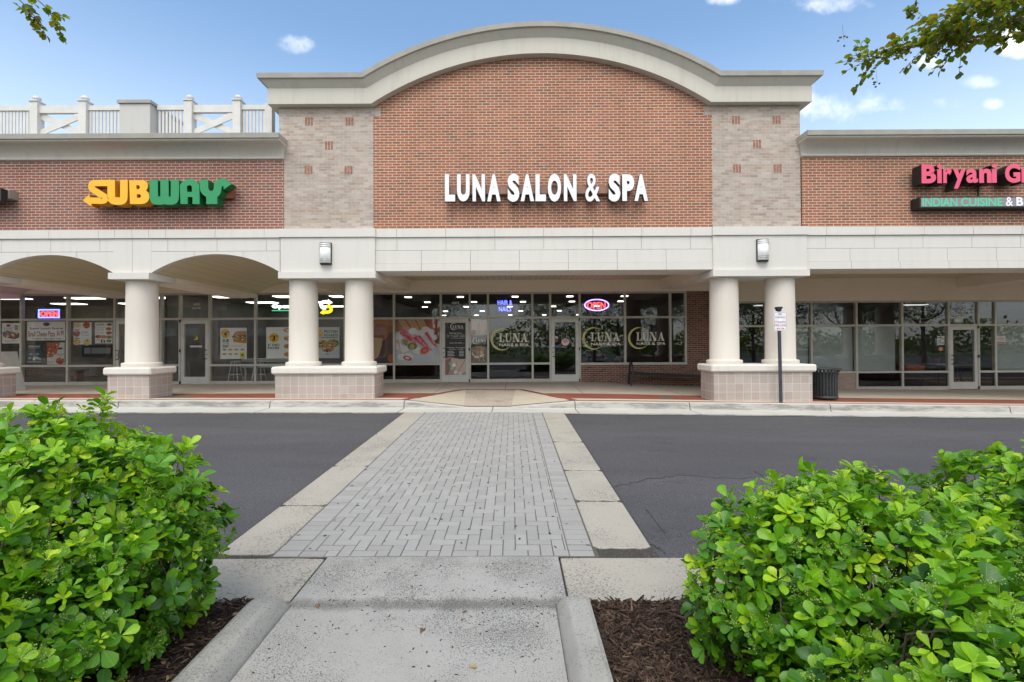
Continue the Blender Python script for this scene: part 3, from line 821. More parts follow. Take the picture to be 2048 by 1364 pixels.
# arcade
AH, ARISE = 1.556, .446
AR = (AH*AH+ARISE*ARISE)/(2*ARISE); ZSP = 3.535
acs = [-7.15-4.02*k for k in range(5)]
def arch_z(x):
    for c in acs:
        if abs(x-c) < AH: return ZSP+math.sqrt(AR*AR-(x-c)**2)-(AR-ARISE)
    return None
mb = MB(); xend = PX(560, 11.7)
jl = [PX(p, 11.7) for p in (-196,-98,0,100,199,(231.5),266,299.5,333,432,530)]+[-16.6+1.2*k for k in range(-8, 4)]
jl = [j for j in jl if j < xend-.05]
mb2 = MB(); panels(mb2, [(Z1, ZT, [PX(p, 11.7) for p in (-98,0,100,199,231.5,266,299.5,333,432,530)]+[-14.6-1.19*k for k in range(9)], 11.66)], -26, xend, 11.66, depth=.12)
piersX = [(c-AH-.88, c-AH-.0) for c in acs]
for c in acs:
    a, b = c-AH, c+AH
    b2 = min(b, xend)
    panels(mb2, [(Z2+.0, Z1, [a+.4+1.19*k for k in range(3)], 11.70)], a, b2, 11.7, depth=.09)
    # spandrel with arch cut, split at joints
    js = [a, a+1.04, a+2.22, b2]
    for u0, u1 in zip(js[:-1], js[1:]):
        u0 += .004 if u0 != a else 0; u1 -= .004 if u1 != b2 else 0
        n = 14; X = lin(u0, u1, n); low = []
        for x in X:
            z = arch_z(min(max(x, a+1e-4), b-1e-4)); low.append((x, z if z else ZSP))
        bq = len(mb2.v)
        for yy in (11.70, 11.84):
            mb2.v += [(x, yy, z) for x, z in low]+[(x, yy, Z2-.004) for x in X]
        for i in range(n):
            k = n+1
            mb2.f.append((bq+i, bq+i+1, bq+k+i+1, bq+k+i)); mb2.f.append((bq+i, bq+2*k+i, bq+2*k+i+1, bq+i+1))
            mb2.f.append((bq+2*k+i+1, bq+2*k+i, bq+3*k+i, bq+3*k+i+1))
            mb2.m += [0]*3; mb2.smooth += [False]*3
    # pier panel left of the arch
    xm = a-.452
    if c != acs[-1]:
        mb2.box(c-4.02+AH, xm-.004, 11.695, 11.85, 3.53, Z1-.004); mb2.box(xm+.004, a, 11.695, 11.85, 3.53, Z1-.004)
mb2.build('fascia', M['panel'], wing_l)
mb = MB(); mb.box(-26, xend, 11.86, 12.3, 4.2, ZT-.01); mb.build('fascia_beam', M['panel'], wing_l)
for c in acs:
    mb = MB(); xs2 = lin(c-AH, c+AH, 24); b = len(mb.v)
    for x in xs2:
        z = ZSP+math.sqrt(max(0, AR*AR-(x-c)**2))-(AR-ARISE)
        mb.v += [(x, 11.85, z), (x, YS-.06, z)]
    for i in range(24): mb.f.append((b+2*i, b+2*i+1, b+2*i+3, b+2*i+2)); mb.m.append(0); mb.smooth.append(True)
    mb.build('vault', M['vault'], wing_l)
for a, b in [(c-4.02+AH, c-AH) for c in acs]+[(-5.594, -5.5)]:
    mb = MB(); mb.box(a, b, 12.56, YS-.06, 3.40, ZSP+.6); mb.build('portico_beam', M['header'], wing_l)
for k in range(4):
    x = -9.18-4.02*k
    pedestal(wing_l, x-.55, x+.45, zw(x, 11.7)); column(wing_l, x-.02, r=.345)
    mb = MB(); mb.box(x-.49, x+.49, 11.60, 12.56, ZC, 3.53); mb.build('capital', M['panel'], wing_l)
# --- right wing fascia
jr = [PX(p, 11.72) for p in (1653.5, 1750.7, 1848.4, 1946.3, 2044)]; jr += [jr[-1]+1.18*k for k in range(1, 9)]
jrh = [(a+b)/2 for a, b in zip(jr[:-1], jr[1:])]; jrh += [jr[0]+.59-1.18]
mb = MB()
panels(mb, [(Z1, ZT, jr, 11.68), (Z2, Z1, jr, 11.72), (Z3, Z2, jrh, 11.72), (Z4, Z3, [j+.02 for j in jrh], 11.705)], rx1+.03, 26, 11.72, depth=.09)
mb.build('fascia', M['panel'], wing_r)
mb = MB(); mb.box(rx1+.03, 26, 11.76, 12.56, Z4+.003, ZT-.01); mb.build('fascia_beam', M['panel'], wing_r)
mb = MB(); mb.box(7.2, 26, 12.56, YS-.06, ZCEIL, ZCEIL+.05); mb.build('soffit', M['soffit'], wing_r)
mb = MB(); mb.box(15.2, 15.9, 12.56, YS-.06, 3.62, 4.3); mb.build('portico_beam', M['header'], wing_r)
pier_front(wing_r, 14.4, 16.7, 14.37, 16.73); pedestal(wing_r, 14.4, 16.7, .2)
for c in (14.85, 16.25): column(wing_r, c)
# roof block
bl = P(239, 230, 12.3); br = P(300, 230, 12.3)
mb = MB(); mb.cbox(bl.x, br.x, 12.3, 13.5, 6.4, P(270, 207, 12.3).z, .004); rb = mb.build('roof_block', M['block'], wing_l)
mb = MB(); mb.box(bl.x-.04, br.x+.04, 12.26, 13.54, P(270, 207, 12.3).z+.002, P(270, 199, 12.26).z); mb.build('block_cap', M['coping'], rb)

# --- roof railing on the left wing
rail = thing('roof_railing', 'white roof railing with ball topped posts, X braces and slatted panels', 'railing', (-10, 12.5, 6.4))
YRL = 12.5
zt_, zb_ = P(280, 212, YRL).z, 6.42
ZX = P(280, 268, YRL).z
def rpost(px, w=.2):
    x = PX(px, YRL, 230); mb = MB()
    mb.box(x-w/2, x+w/2, YRL-w/2, YRL+w/2, zb_, zt_+.09); mb.box(x-w/2-.025, x+w/2+.025, YRL-w/2-.025, YRL+w/2+.025, zt_+.09, zt_+.12)
    po = mb.build('post', M['white_paint'], rail)
    mb = MB(); mb.lathe([(.0, .27), (.045, .262), (.08, .235), (.094, .2), (.085, .165), (.055, .14), (.04, .13), (.045, .12)], (x, YRL, zt_), 14); mb.build('finial', M['white_paint'], po)
    return x
xp = {p: rpost(p) for p in (-233, -136, 74, 170.5, 380.5, 477)}
def slats(a, b):
    mb = MB(); n = max(3, int((b-a)/.085))
    for i in range(n):
        x = a+(b-a)*(i+.5)/n; mb.box(x-.027, x+.027, YRL-.012, YRL+.012, zb_, zt_-.12)
    mb.build('slat_panel', M['white_paint'], rail)
    mb = MB(); mb.box(a, b, YRL-.04, YRL+.04, zt_-.12, zt_); mb.build('rail', M['white_paint'], rail)
def xpanel(a, b):
    mb = MB(); mb.box(a, b, YRL-.045, YRL+.045, zt_-.19, zt_+.0); mb.build('rail', M['white_paint'], rail)
    mb = MB(); zt2 = zt_-.24; w = .1
    mb.prism([(a, ZX), (a+.13, ZX), (b, zt2-w), (b, zt2+w*.4), (b-.12, zt2+w*.4), (a, ZX+w)], YRL-.03, YRL+.0)
    mb.prism([(b-.13, ZX), (b, ZX), (b, ZX+w), (a+.12, zt2+w*.4), (a, zt2+w*.4), (a, zt2-w)], YRL+.005, YRL+.035)
    mb.box(a, b, YRL-.04, YRL+.04, ZX-.16, ZX)
    mb.build('cross_brace', M['white_paint'], rail)
h = .1
xpanel(xp[-233]+h, xp[-136]-h); slats(xp[-136]+h, xp[74]-h); xpanel(xp[74]+h, xp[170.5]-h); slats(xp[170.5]+h, bl.x-.03)
slats(br.x+.06, xp[380.5]-h); xpanel(xp[380.5]+h, xp[477]-h)
xe = PX(540, YRL, 230); slats(xp[477]+h, xe-.09)
mb = MB(); mb.box(xe-.09, xe+.09, YRL-.09, YRL+.09, zb_, zt_+.02); mb.build('post', M['white_paint'], rail)

# --- wall lamps
def wall_lamp(px, py0, py1, label):
    a = P(px-11, py1, 11.66); b = P(px+11, py0, 11.66); x = (a.x+b.x)/2
    o = thing('wall_lamp', label, 'wall lamp', (x, 11.66, a.z), 'wall lamps on the piers')
    w = .125; z0, z1 = a.z+.02, b.z-.02
    mb = MB(); mb.box(x-w-.012, x+w+.012, 11.61, 11.657, z0-.025, z1+.02); mb.build('back_plate', M['dark'], o)
    mb = MB(); N = 12; pf = [(x+w*math.cos(t), 11.612-.13*math.sin(t)) for t in lin(0, math.pi, N)]
    for z in (z0, z1): mb.v += [(p[0], p[1], z) for p in pf]
    for i in range(N): mb.f.append((i, i+N+1, i+N+2, i+1)); mb.m.append(0); mb.smooth.append(True)
    mb.f.append(tuple(range(N+1))); mb.f.append(tuple(reversed(range(N+1, 2*N+2)))); mb.m += [0, 0]; mb.smooth += [False]*2
    mb.build('diffuser', plain('opal_glass', (.88,.9,.88), .3, .02), o)
    for f in (0.005, .1, .19, .81, .9, .995):
        mb = MB(); zc = z0+(z1-z0)*f; pf2 = [(x+(w+.008)*math.cos(t), 11.612-.139*math.sin(t)) for t in lin(0, math.pi, N)]
        for z in (zc-.005, zc+.005): mb.v += [(p[0], p[1], z) for p in pf2]
        for i in range(N): mb.f.append((i, i+N+1, i+N+2, i+1)); mb.m.append(0); mb.smooth.append(True)
        mb.f.append(tuple(range(N+1))); mb.f.append(tuple(reversed(range(N+1, 2*N+2)))); mb.m += [0, 0]; mb.smooth += [False]*2
        mb.build('trim_band', M['steel'], o)
M['steel'] = plain('brushed_steel', (.42,.43,.44), .35, .06, 20, metal=.7)
wall_lamp(652.5, 486, 529, 'half round opal wall lamp on the pier next to the sandwich shop windows')
wall_lamp(1523.5, 479, 523, 'half round opal wall lamp on the pier above the fire lane sign')
# ------------------------------------------------------------------ lettering
def glyph(text, bold=0.0, ext=0.0, res=4, space=1.0):
    cu = bpy.data.curves.new('lettering', 'FONT'); cu.body = text; cu.offset = bold; cu.extrude = ext; cu.resolution_u = res; cu.space_character = space
    ob = bpy.data.objects.new('lettering', cu); COL.objects.link(ob)
    me = bpy.data.meshes.new_from_object(ob)
    vs = [v.co.copy() for v in me.vertices]; fs = [tuple(p.vertices) for p in me.polygons]
    bpy.data.objects.remove(ob); bpy.data.curves.remove(cu); bpy.data.meshes.remove(me)
    return vs, fs
def curve_solid(loops, ext):                   # closed outlines with holes -> solid (x, y, +-ext)
    cu = bpy.data.curves.new('lettering', 'CURVE'); cu.dimensions = '2D'; cu.fill_mode = 'BOTH'; cu.extrude = ext
    for lp in loops:
        sp = cu.splines.new('POLY'); sp.points.add(len(lp)-1); sp.use_cyclic_u = True
        for q, (x, y) in zip(sp.points, lp): q.co = (x, y, 0, 1)
    ob = bpy.data.objects.new('lettering', cu); COL.objects.link(ob)
    me = bpy.data.meshes.new_from_object(ob)
    vs = [v.co.copy() for v in me.vertices]; fs = [tuple(p.vertices) for p in me.polygons]
    bpy.data.objects.remove(ob); bpy.data.curves.remove(cu); bpy.data.meshes.remove(me)
    return vs, fs
def fit3(vs, fs, x0, x1, z0, z1, yf, yb, mb, mface=0, mside=1, keep_z=False):
    ax = [v.x for v in vs]; ay = [v.y for v in vs]; az = [v.z for v in vs]
    sx_ = (x1-x0)/(max(ax)-min(ax)); sy_ = (z1-z0)/(max(ay)-min(ay)); mz = max(az)
    out = [(x0+(v.x-min(ax))*sx_, yf if v.z > mz*.5 else yb, z0+(v.y-min(ay))*sy_) for v in vs]
    b = len(mb.v); mb.v += out
    for f in fs:
        same = len({round(out[i][1], 4) for i in f}) == 1
        mb.f.append(tuple(i+b for i in f)); mb.m.append(mface if same and abs(out[f[0]][1]-yf) < 1e-4 else mside); mb.smooth.append(False)
# --- LUNA SALON & SPA
YL = 11.52
sgn = thing('shop_sign', 'white block letter sign on the brick gable of the tall central shop', 'sign', tuple(P(1092, 378, YL)))
wf = plain('white_acrylic', (.80,.82,.86), .35, .02); ws = plain('bronze_return', (.045,.04,.038), .4, .1)
for ch, a, b in (('L',47,143),('U',163,282),('N',310,428),('A',450,577),('S',645,755),('A',768,895),('L',910,1008),('O',1028,1153),('N',1180,1300),('&',1385,1523),('S',1607,1717),('P',1737,1850),('A',1853,1980)):
    t, bt = (88, 345) if ch not in 'SO&' else (82, 350)
    q0 = P(880+a/4.763, 330+bt/4.763-.004*(a-900)/4.763*.6, YL); q1 = P(880+b/4.763, 330+t/4.763, YL)
    mb = MB(); vs, fs = glyph(ch, .012 if ch == '&' else .055, .1); fit3(vs, fs, q0.x, q1.x, q0.z, q1.z, YL, YL+.13, mb)
    mb.build('letter', [wf, ws], sgn)
rw = plain('raceway_paint', (.30,.16,.11), .5, .08)
a, b = P(900, 388, 11.66), P(1262, 371, 11.66)
mb = MB(); mb.box(a.x, b.x, 11.66, 11.795, a.z, b.z); mb.build('raceway', rw, sgn)
# --- yellow and green letter sign
YSW = 11.42
def SWp(x, y): p = P(160+x/6.4, 340+y/6.4, YSW); return (p.x, p.z)
def arcsmooth(pts, it=3):
    for _ in range(it):
        q = [pts[0]]
        for a, b in zip(pts[:-1], pts[1:]): q += [(a[0]*.75+b[0]*.25, a[1]*.75+b[1]*.25), (a[0]*.25+b[0]*.75, a[1]*.25+b[1]*.75)]
        pts = q+[pts[-1]]
    return pts
def stroke(pts, w, it=3):
    p = arcsmooth(pts, it); L, Rr = [], []
    for i in range(len(p)):
        a, b = p[max(0, i-1)], p[min(len(p)-1, i+1)]
        dx, dy = b[0]-a[0], b[1]-a[1]; l = math.hypot(dx, dy) or 1
        L.append((p[i][0]-dy/l*w/2, p[i][1]+dx/l*w/2)); Rr.append((p[i][0]+dy/l*w/2, p[i][1]-dx/l*w/2))
    return L+Rr[::-1]
sub = thing('shop_sign', 'yellow and green letter sign with an arrow at each end on the left brick wing', 'sign', tuple(P(315, 384, YSW)))
yel = plain('yellow_acrylic', srgb(240,178,22), .4, .03); yels = plain('yellow_return', srgb(205,140,10), .45, .04)
grn = plain('green_acrylic', srgb(22,140,82), .4, .03); grns = plain('green_return', srgb(12,98,55), .45, .04)
def swletter(loopsets, ms):
    mb = MB()
    for k, loops in enumerate(loopsets):
        lp = [[SWp(*q) for q in l] for l in loops]
        vs, fs = curve_solid(lp, .1)
        o = k*.0015
        xs_ = [v.x for v in vs]; ys_ = [v.y for v in vs]
        fit3(vs, fs, min(xs_), max(xs_), min(ys_), max(ys_), YSW-o, YSW+.24, mb)
    return mb.build('letter', ms, sub)
swletter([[stroke([(350,166),(215,166),(150,170),(140,235),(205,275),(270,315),(330,355),(310,395),(235,393),(120,390)], 80)], [[(35,388),(118,310),(150,470)]]], [yel, yels])
swletter([[stroke([(398,125),(398,330),(405,390),(490,400),(555,390),(562,330),(562,125)], 96, 3)]], [yel, yels])
swletter([[[(628,130),(800,130),(845,145),(868,180),(868,225),(845,262),(880,300),(888,355),(870,400),(830,428),(790,435),(640,435)], [(720,195),(752,195),(768,220),(752,246),(722,246)], [(726,310),(765,310),(785,332),(768,356),(728,356)]]], [yel, yels])
swletter([[stroke([(943,125),(943,330),(950,388),(1012,392),(1076,388),(1082,330),(1082,125)], 106)], [stroke([(1082,125),(1082,330),(1090,388),(1150,392),(1208,388),(1215,330),(1215,125)], 106)]], [grn, grns])
swletter([[[(1286,435),(1277,195),(1310,148),(1370,118),(1440,118),(1500,150),(1526,190),(1532,435),(1440,435),(1440,345),(1378,345),(1378,435)], [(1372,280),(1366,215),(1385,195),(1415,195),(1432,215),(1432,280)]]], [grn, grns])
swletter([[[(1532,125),(1640,125),(1642,232),(1652,258),(1676,272),(1700,262),(1712,236),(1714,190),(1722,158),(1742,136),(1775,122),(1813,121),(1813,90),(1942,178),(1838,248),(1836,207),(1818,206),(1812,225),(1808,262),(1796,300),(1776,328),(1757,342),(1757,435),(1616,435),(1616,342),(1585,326),(1556,296),(1538,258),(1533,215)]]], [grn, grns])
a, b = P(185, 397, 11.64), P(464, 379, 11.64)
mb = MB(); mb.box(a.x+.4, b.x, 11.64, 11.768, a.z, b.z); mb.build('raceway', plain('rust_raceway', (.24,.085,.04), .5, .1), sub)
# --- pink restaurant sign
YRS = 11.40
bir = thing('shop_sign', 'pink letter sign with deep black sides on the right brick wing', 'sign', tuple(P(1940, 350, YRS)))
pk = plain('pink_acrylic', srgb(222,78,112), .4, .03); bk = plain('black_return', (.012,.012,.012), .5, .1)
def word(root, text, x0, x1, y0, y1, Y, dep, mats, bold=.04, refx=None):
    a, b = P(x0, y1, Y), P(x1, y0, Y)
    mb = MB(); vs, fs = glyph(text, bold, .1); fit3(vs, fs, a.x, b.x, a.z, b.z, Y, Y+dep, mb)
    return mb.build('lettering', mats, root)
for ch, x0, x1, y0, y1 in (('B',210,466,168,508),('i',487,575,168,505),('r',598,750,245,505),('y',780,1000,252,605),('a',1012,1222,245,502),('n',1245,1465,245,500),('i',1468,1562,160,498),('G',1708,1980,155,500),('r',2005,2170,240,495)):
    a, b = P(1820+x0/8.98, 310+y1/8.98, YRS), P(1820+x1/8.98, 310+y0/8.98, YRS)
    mb = MB(); vs, fs = glyph(ch, .012 if ch == 'i' else .045 if ch != 'a' else .03, .1); fit3(vs, fs, a.x, b.x, a.z, b.z, YRS, YRS+.27, mb); mb.build('letter', [pk, bk], bir)
a, b = P(1832, 362, 11.68), P(2100, 348, 11.68)
mb = MB(); mb.box(a.x, b.x, 11.68, 11.768, a.z, b.z); mb.build('raceway', plain('dark_raceway', (.09,.035,.025), .5, .1), bir)
ic = thing('shop_sign', 'long grey box sign with green and white lettering, below the pink letters', 'sign', tuple(P(1940, 404, 11.5)))
a, b = P(1839.5, 415.5, 11.5), P(2120, 393, 11.5)
mb = MB(); mb.box(a.x, b.x, 11.5, 11.768, a.z, b.z, 1); mb.box(a.x+.03, b.x-.03, 11.494, 11.51, a.z+.025, b.z-.02, 0)
mb.build('sign_box', [plain('grey_sign_face', (.24,.23,.245), .5, .05), bk], ic)
gt = plain('green_lettering', srgb(70,205,155), .4, .02); wt = plain('white_lettering', (.82,.83,.86), .4, .02)
word(ic, 'INDIAN', 1845.5, 1914.5, 395.5, 413, 11.492, .01, [gt, gt], .01); word(ic, 'CUISINE', 1922.5, 2004.5, 395, 412.5, 11.492, .01, [gt, gt], .01)
word(ic, '&', 2012, 2026, 393.8, 412, 11.492, .01, [wt, wt], .01); word(ic, 'B', 2033, 2046.5, 394, 411.5, 11.492, .01, [wt, wt], .03)
c_ = P(1955.5, 380, 11.765)
mb = MB(); mb.box(c_.x-.012, c_.x+.012, 11.745, 11.768, P(1955, 392, 11.76).z, P(1955, 362, 11.76).z); mb.build('conduit', bk, bir)
# --- end of the neighbouring sign at the far left
ns = thing('shop_sign', 'end of a grey and black sign box cut off at the far left edge', 'sign', tuple(P(-30, 388, 11.5)))
a, b = P(-120, 397, 11.56), P(19, 379, 11.56)
mb = MB(); mb.box(a.x, b.x, 11.56, 11.768, a.z, b.z); mb.build('raceway', plain('taupe_raceway', (.27,.235,.21), .5, .06), ns)
a, b = P(-110, 402, 11.4), P(2, 376, 11.4)
mb = MB(); mb.box(a.x, b.x, 11.4, 11.55, a.z, b.z); mb.build('letter_back', bk, ns)

# ------------------------------------------------------------------ flat printed things
class Flat:
    def __init__(s, x0, y0, x1, y1, Y, card=True, bg=(.7,.7,.7), th=.004):
        s.a, s.b = P(x0, y1, Y), P(x1, y0, Y); s.Y = Y; s.mb = MB(); s.mats = []; s.k = 0
        s.asp = (s.b.x-s.a.x)/(s.b.z-s.a.z)
        if card: s.mb.box(s.a.x, s.b.x, Y, Y+th, s.a.z, s.b.z, s.mi(bg))
    def mi(s, c):
        m = c if isinstance(c, bpy.types.Material) else paper(c)
        if m not in s.mats: s.mats.append(m)
        return s.mats.index(m)
    def pt(s, u, v): return (s.a.x+(s.b.x-s.a.x)*u, s.b.z-(s.b.z-s.a.z)*v)
    def lay(s): s.k += 1; return s.Y-.0004-.00012*s.k
    def poly(s, pts, c):
        y = s.lay(); s.mb.add([(x, y, z) for x, z in (s.pt(*p) for p in pts)], [tuple(range(len(pts)))], s.mi(c)); return s
    def rect(s, u0, v0, u1, v1, c): return s.poly([(u0,v1),(u1,v1),(u1,v0),(u0,v0)], c)
    def ell(s, u, v, ru, rv, c, n=20, rot=0):
        pts = []
        for i in range(n):
            w = 2*math.pi*i/n; x, y = ru*math.cos(w), rv*math.sin(w)
            pts.append((u+x*math.cos(rot)-y*math.sin(rot)/max(.01, s.asp), v-(y*math.cos(rot)+x*math.sin(rot)*s.asp)))
        return s.poly(pts, c)
    def text(s, t, u0, v0, u1, v1, c, bold=.0):
        y = s.lay(); vs, fs = glyph(t, bold, 0, 2)
        ax = [v.x for v in vs]; ay = [v.y for v in vs]
        X0, Z1_ = s.pt(u0, v0); X1, Z0_ = s.pt(u1, v1)
        s.mb.add([(X0+(v.x-min(ax))/(max(ax)-min(ax))*(X1-X0), y, Z0_+(v.y-min(ay))/(max(ay)-min(ay))*(Z1_-Z0_)) for v in vs], fs, s.mi(c)); return s
    def line(s, pts, w, c):
        q = stroke(pts, w, 2); n = len(q)//2; y = s.lay()
        P3 = [(x, y, z) for x, z in (s.pt(*p) for p in q)]
        s.mb.add(P3, [(i, i+1, 2*n-2-i, 2*n-1-i) for i in range(n-1)], s.mi(c)); return s
    def done(s, name, label=None, cat=None, group=None, parent=None):
        o = s.mb.build(name, s.mats, parent)
        if label: tag(o, label, cat, group)
        return o
W_, K_ = srgb(232,230,226), srgb(22,22,24)
YP = YS+.045
ORG, RED, BRN, CRM = srgb(196,96,40), srgb(170,48,36), srgb(110,58,34), srgb(226,200,140)
def food(f, u, v, ru, rv, base, tops, n=9):
    f.ell(u, v, ru, rv, base)
    for i in range(n):
        w = random.uniform(0, 6.28); r = random.uniform(.1, .85)**.7
        f.ell(u+ru*r*math.cos(w), v+rv*r*math.sin(w), ru*random.uniform(.12,.26), rv*random.uniform(.12,.24), random.choice(tops), 8)
# pizza shop posters
f = Flat(4, 646, 40, 687, YP, bg=W_); f.ell(.35,.12,.12,.06,RED); f.text('SQUARE', .1,.22,.6,.29, K_).text('PIZZA', .1,.31,.6,.38, K_); f.rect(.7,.1,.9,.35, srgb(150,150,150)); f.poly([(.02,.45),(.3,.38),(.98,.5),(.95,.72),(.7,.8),(.05,.66)], BRN)
for i in range(16): f.ell(random.uniform(.12,.88), .57+random.uniform(-.1,.12), .06,.045, random.choice([ORG, RED, CRM, srgb(180,110,60)]), 8)
f.text('ALL DAY', .15,.84,.85,.91, srgb(120,120,120)); f.done('window_poster', 'white poster with a rectangular pizza, leftmost in the pizza shop window', 'poster')
f = Flat(54, 643, 130, 681, YP, bg=W_); f.ell(.51,.14,.09,.1,srgb(120,50,50)).ell(.51,.14,.07,.06,srgb(60,60,70)); f.text('Super Lunch Special', .07,.31,.95,.44, srgb(40,44,60), .02); f.text('Small Cheese Pizza', .03,.50,.74,.80, srgb(168,84,46), .025); f.text('$6.99', .78,.47,.97,.78, srgb(168,84,46), .02); f.text('Available 10am-2pm Only', .12,.87,.9,.96, srgb(40,44,60), .02)
f.done('window_banner', 'wide white banner reading Super Lunch Special under the neon sign', 'banner')
f = Flat(52, 688, 85, 728, YP, bg=srgb(45,55,62)); f.rect(0,0,1,.28,srgb(28,32,36)); f.text('PIZZA NOW', .15,.08,.86,.16, srgb(215,215,215), .02); f.rect(.15,.2,.85,.22,srgb(140,145,150))
for i in range(12): f.ell(.5+random.uniform(-.4,.4), .6+random.uniform(-.12,.18), random.uniform(.05,.16), random.uniform(.03,.08), srgb(*random.choice([(96,112,118),(130,142,146),(70,84,92),(160,165,165)])), 9)
f.rect(.42,.68,.56,.82,srgb(200,205,205)); f.rect(.06,.88,.94,.91,srgb(180,180,180)); f.done('window_poster', 'dark grey poster headed Pizza Now below the white banner', 'poster')
f = Flat(94, 685, 129, 729, YP, bg=srgb(205,200,194)); f.poly([(0,0),(.75,0),(.55,.5),(.25,.68),(0,.66)], srgb(176,92,50))
for i in range(26):
    u, v = random.uniform(0,.62), random.uniform(.02,.6)
    if u+v*.6 < .8: f.ell(u+.04, v+.02, .055,.035, random.choice([RED, srgb(150,50,34), CRM, ORG]), 8)
f.ell(.75,.27,.16,.05,srgb(70,60,60)); f.text('FRESH', .55,.5,.95,.6, srgb(120,110,104)); food(f, .75,.84,.24,.16, srgb(186,92,56), [RED, CRM, srgb(150,50,34)], 16); f.text('DEAL', .05,.85,.4,.93, srgb(130,120,116)); f.done('window_poster', 'poster of a pepperoni pizza slice to the right of the dark grey poster', 'poster')
f = Flat(147, 645, 183, 689, YP, bg=W_); f.rect(.02,.03,.4,.22,CRM)
for u, v, c in ((.72,.12,ORG),(.18,.5,RED),(.18,.88,CRM),(.75,.9,CRM)): food(f, u, v, .2,.15, c, [RED, CRM, ORG, srgb(220,180,90)], 9)
f.text('5 FOR', .45,.4,.8,.5, srgb(70,70,110)); f.text('PICK ONE', .45,.54,.85,.61, srgb(120,120,140)); f.rect(.05,.3,.35,.33,srgb(90,60,60)).rect(.05,.7,.35,.73,srgb(90,60,60)); f.done('window_poster', 'white poster of several round pizzas, left of the lunch menu poster', 'poster')
f = Flat(190, 645, 225, 687, YP, bg=W_); f.text('LUNCH', .06,.05,.52,.14, K_, .02); f.ell(.82,.09,.15,.06,srgb(90,60,60))
for k in range(6): f.rect(.06, .25+k*.07, .5, .265+k*.07, srgb(140,140,140))
for u, v, c in ((.78,.3,ORG),(.8,.5,srgb(190,90,50)),(.18,.67,RED),(.5,.68,srgb(206,150,70)),(.82,.7,srgb(120,140,80))): food(f, u, v, .17,.075, c, [RED, CRM, ORG], 7)
f.rect(.35,.8,.43,.97,srgb(150,30,30)).rect(.5,.84,.58,.97,srgb(60,60,70)).ell(.8,.88,.15,.07,srgb(110,150,90)); f.rect(.05,.82,.28,.84,srgb(140,140,140)); f.done('window_poster', 'white poster headed LUNCH nearest the pizza shop door', 'poster')
# neon open sign with rectangular border
def neon(name, px0, py0, px1, py1, Y): return P(px0, py1, Y), P(px1, py0, Y)
blue = emit('blue_neon', (.10,.13,1.0), 4.5); redn = emit('red_neon', (1.0,.045,.05), 3.4); pur = emit('violet_neon', (.30,.2,1.0), 3.6); neonw = emit('white_sign_light', (.9,1,.95), 1.6); greenl = emit('green_sign_light', (.05,.55,.25), 1.0); yell = emit('yellow_sign_light', (1,.78,.02), 1.0)
YN_ = YS+.06
nn = thing('neon_sign', 'red OPEN sign in a blue rectangle in the pizza shop window', 'neon sign', tuple(P(97, 628, YN_)))
a, b = neon('', 77.5, 619.5, 118.5, 635, YN_)
mb = MB(); mb.tube([(a.x,YN_,a.z),(a.x,YN_,b.z),(b.x,YN_,b.z),(b.x,YN_,a.z),(a.x,YN_,a.z)], .024, 6); mb.build('border', blue, nn)
mb = MB(); mb.box(a.x, b.x, YN_+.03, YN_+.045, a.z, b.z); mb.build('backing', M['dark'], nn)
a, b = neon('', 80.5, 622.5, 116, 632.5, YN_); mb = MB(); vs, fs = glyph('OPEN', .02, .05); fit3(vs, fs, a.x, b.x, a.z, b.z, YN_-.01, YN_+.02, mb); mb.build('lettering', [redn, redn], nn)
# sandwich shop posters
SG, SY = srgb(24,92,52), srgb(236,182,38)
f = Flat(440.5, 655.5, 493.5, 718, YP, bg=W_); f.ell(.19,.18,.17,.15,SY); f.text('4', .13,.12,.25,.27, K_, .04).text('99', .26,.11,.34,.17,K_,.02).text('$', .08,.12,.12,.17,K_,.02)
f.text('SUB', .09,.36,.33,.46, SG, .03).text('OF THE', .1,.49,.32,.52, SG, .02).text('DAY', .1,.54,.33,.64, SG, .03)
f.poly([(.5,.2),(.6,.12),(.8,.10),(.99,.11),(.99,.22),(.5,.24)], srgb(204,140,66)); f.poly([(.44,.28),(.5,.24),(.99,.22),(.99,.3),(.46,.31)], srgb(160,92,70)); f.poly([(.46,.31),(.99,.3),(.99,.38),(.48,.36)], srgb(150,165,80)); f.poly([(.48,.36),(.99,.38),(.99,.5),(.8,.49),(.52,.46)], srgb(200,140,70))
for i in range(22): f.ell(random.uniform(.5,.97), random.uniform(.25,.41), .04,.016, random.choice([srgb(196,60,50), srgb(226,220,190), srgb(120,150,60), srgb(140,80,60)]), 7)
f.rect(.42,.565,.8,.57,srgb(120,150,130)).rect(.42,.6,.84,.605,srgb(120,150,130))
for i in range(7): food(f, .16+.225*(i % 4), .7+.14*(i//4), .075,.032, srgb(196,150,90), [srgb(150,80,60), srgb(140,150,80), W_], 5)
f.rect(.76,.79,.92,.98,srgb(228,206,50)).ell(.84,.87,.06,.04,srgb(90,140,60)); f.done('window_poster', 'white sandwich poster with a 4.99 price in a yellow circle beside the shop door', 'poster')
f = Flat(532.5, 654, 586, 716.5, YP, bg=W_); f.ell(.29,.34,.185,.155,SY); f.text('3', .22,.26,.34,.44, K_, .04).text('99', .35,.26,.44,.32,K_,.02).text('$', .15,.27,.2,.33,K_,.02)
f.text('6" DELI', .06,.53,.49,.61, SG, .03).text('FAVES', .06,.63,.49,.71, SG, .03).rect(.12,.74,.44,.745,srgb(150,150,150))
for i in range(4): food(f, .85, .1+.26*i, .2,.08, srgb(200,150,90), [srgb(190,70,60), srgb(130,150,70), W_, srgb(150,90,60)], 10)
f.done('window_poster', 'white sandwich poster with a 3.99 price partly behind the round column', 'poster')
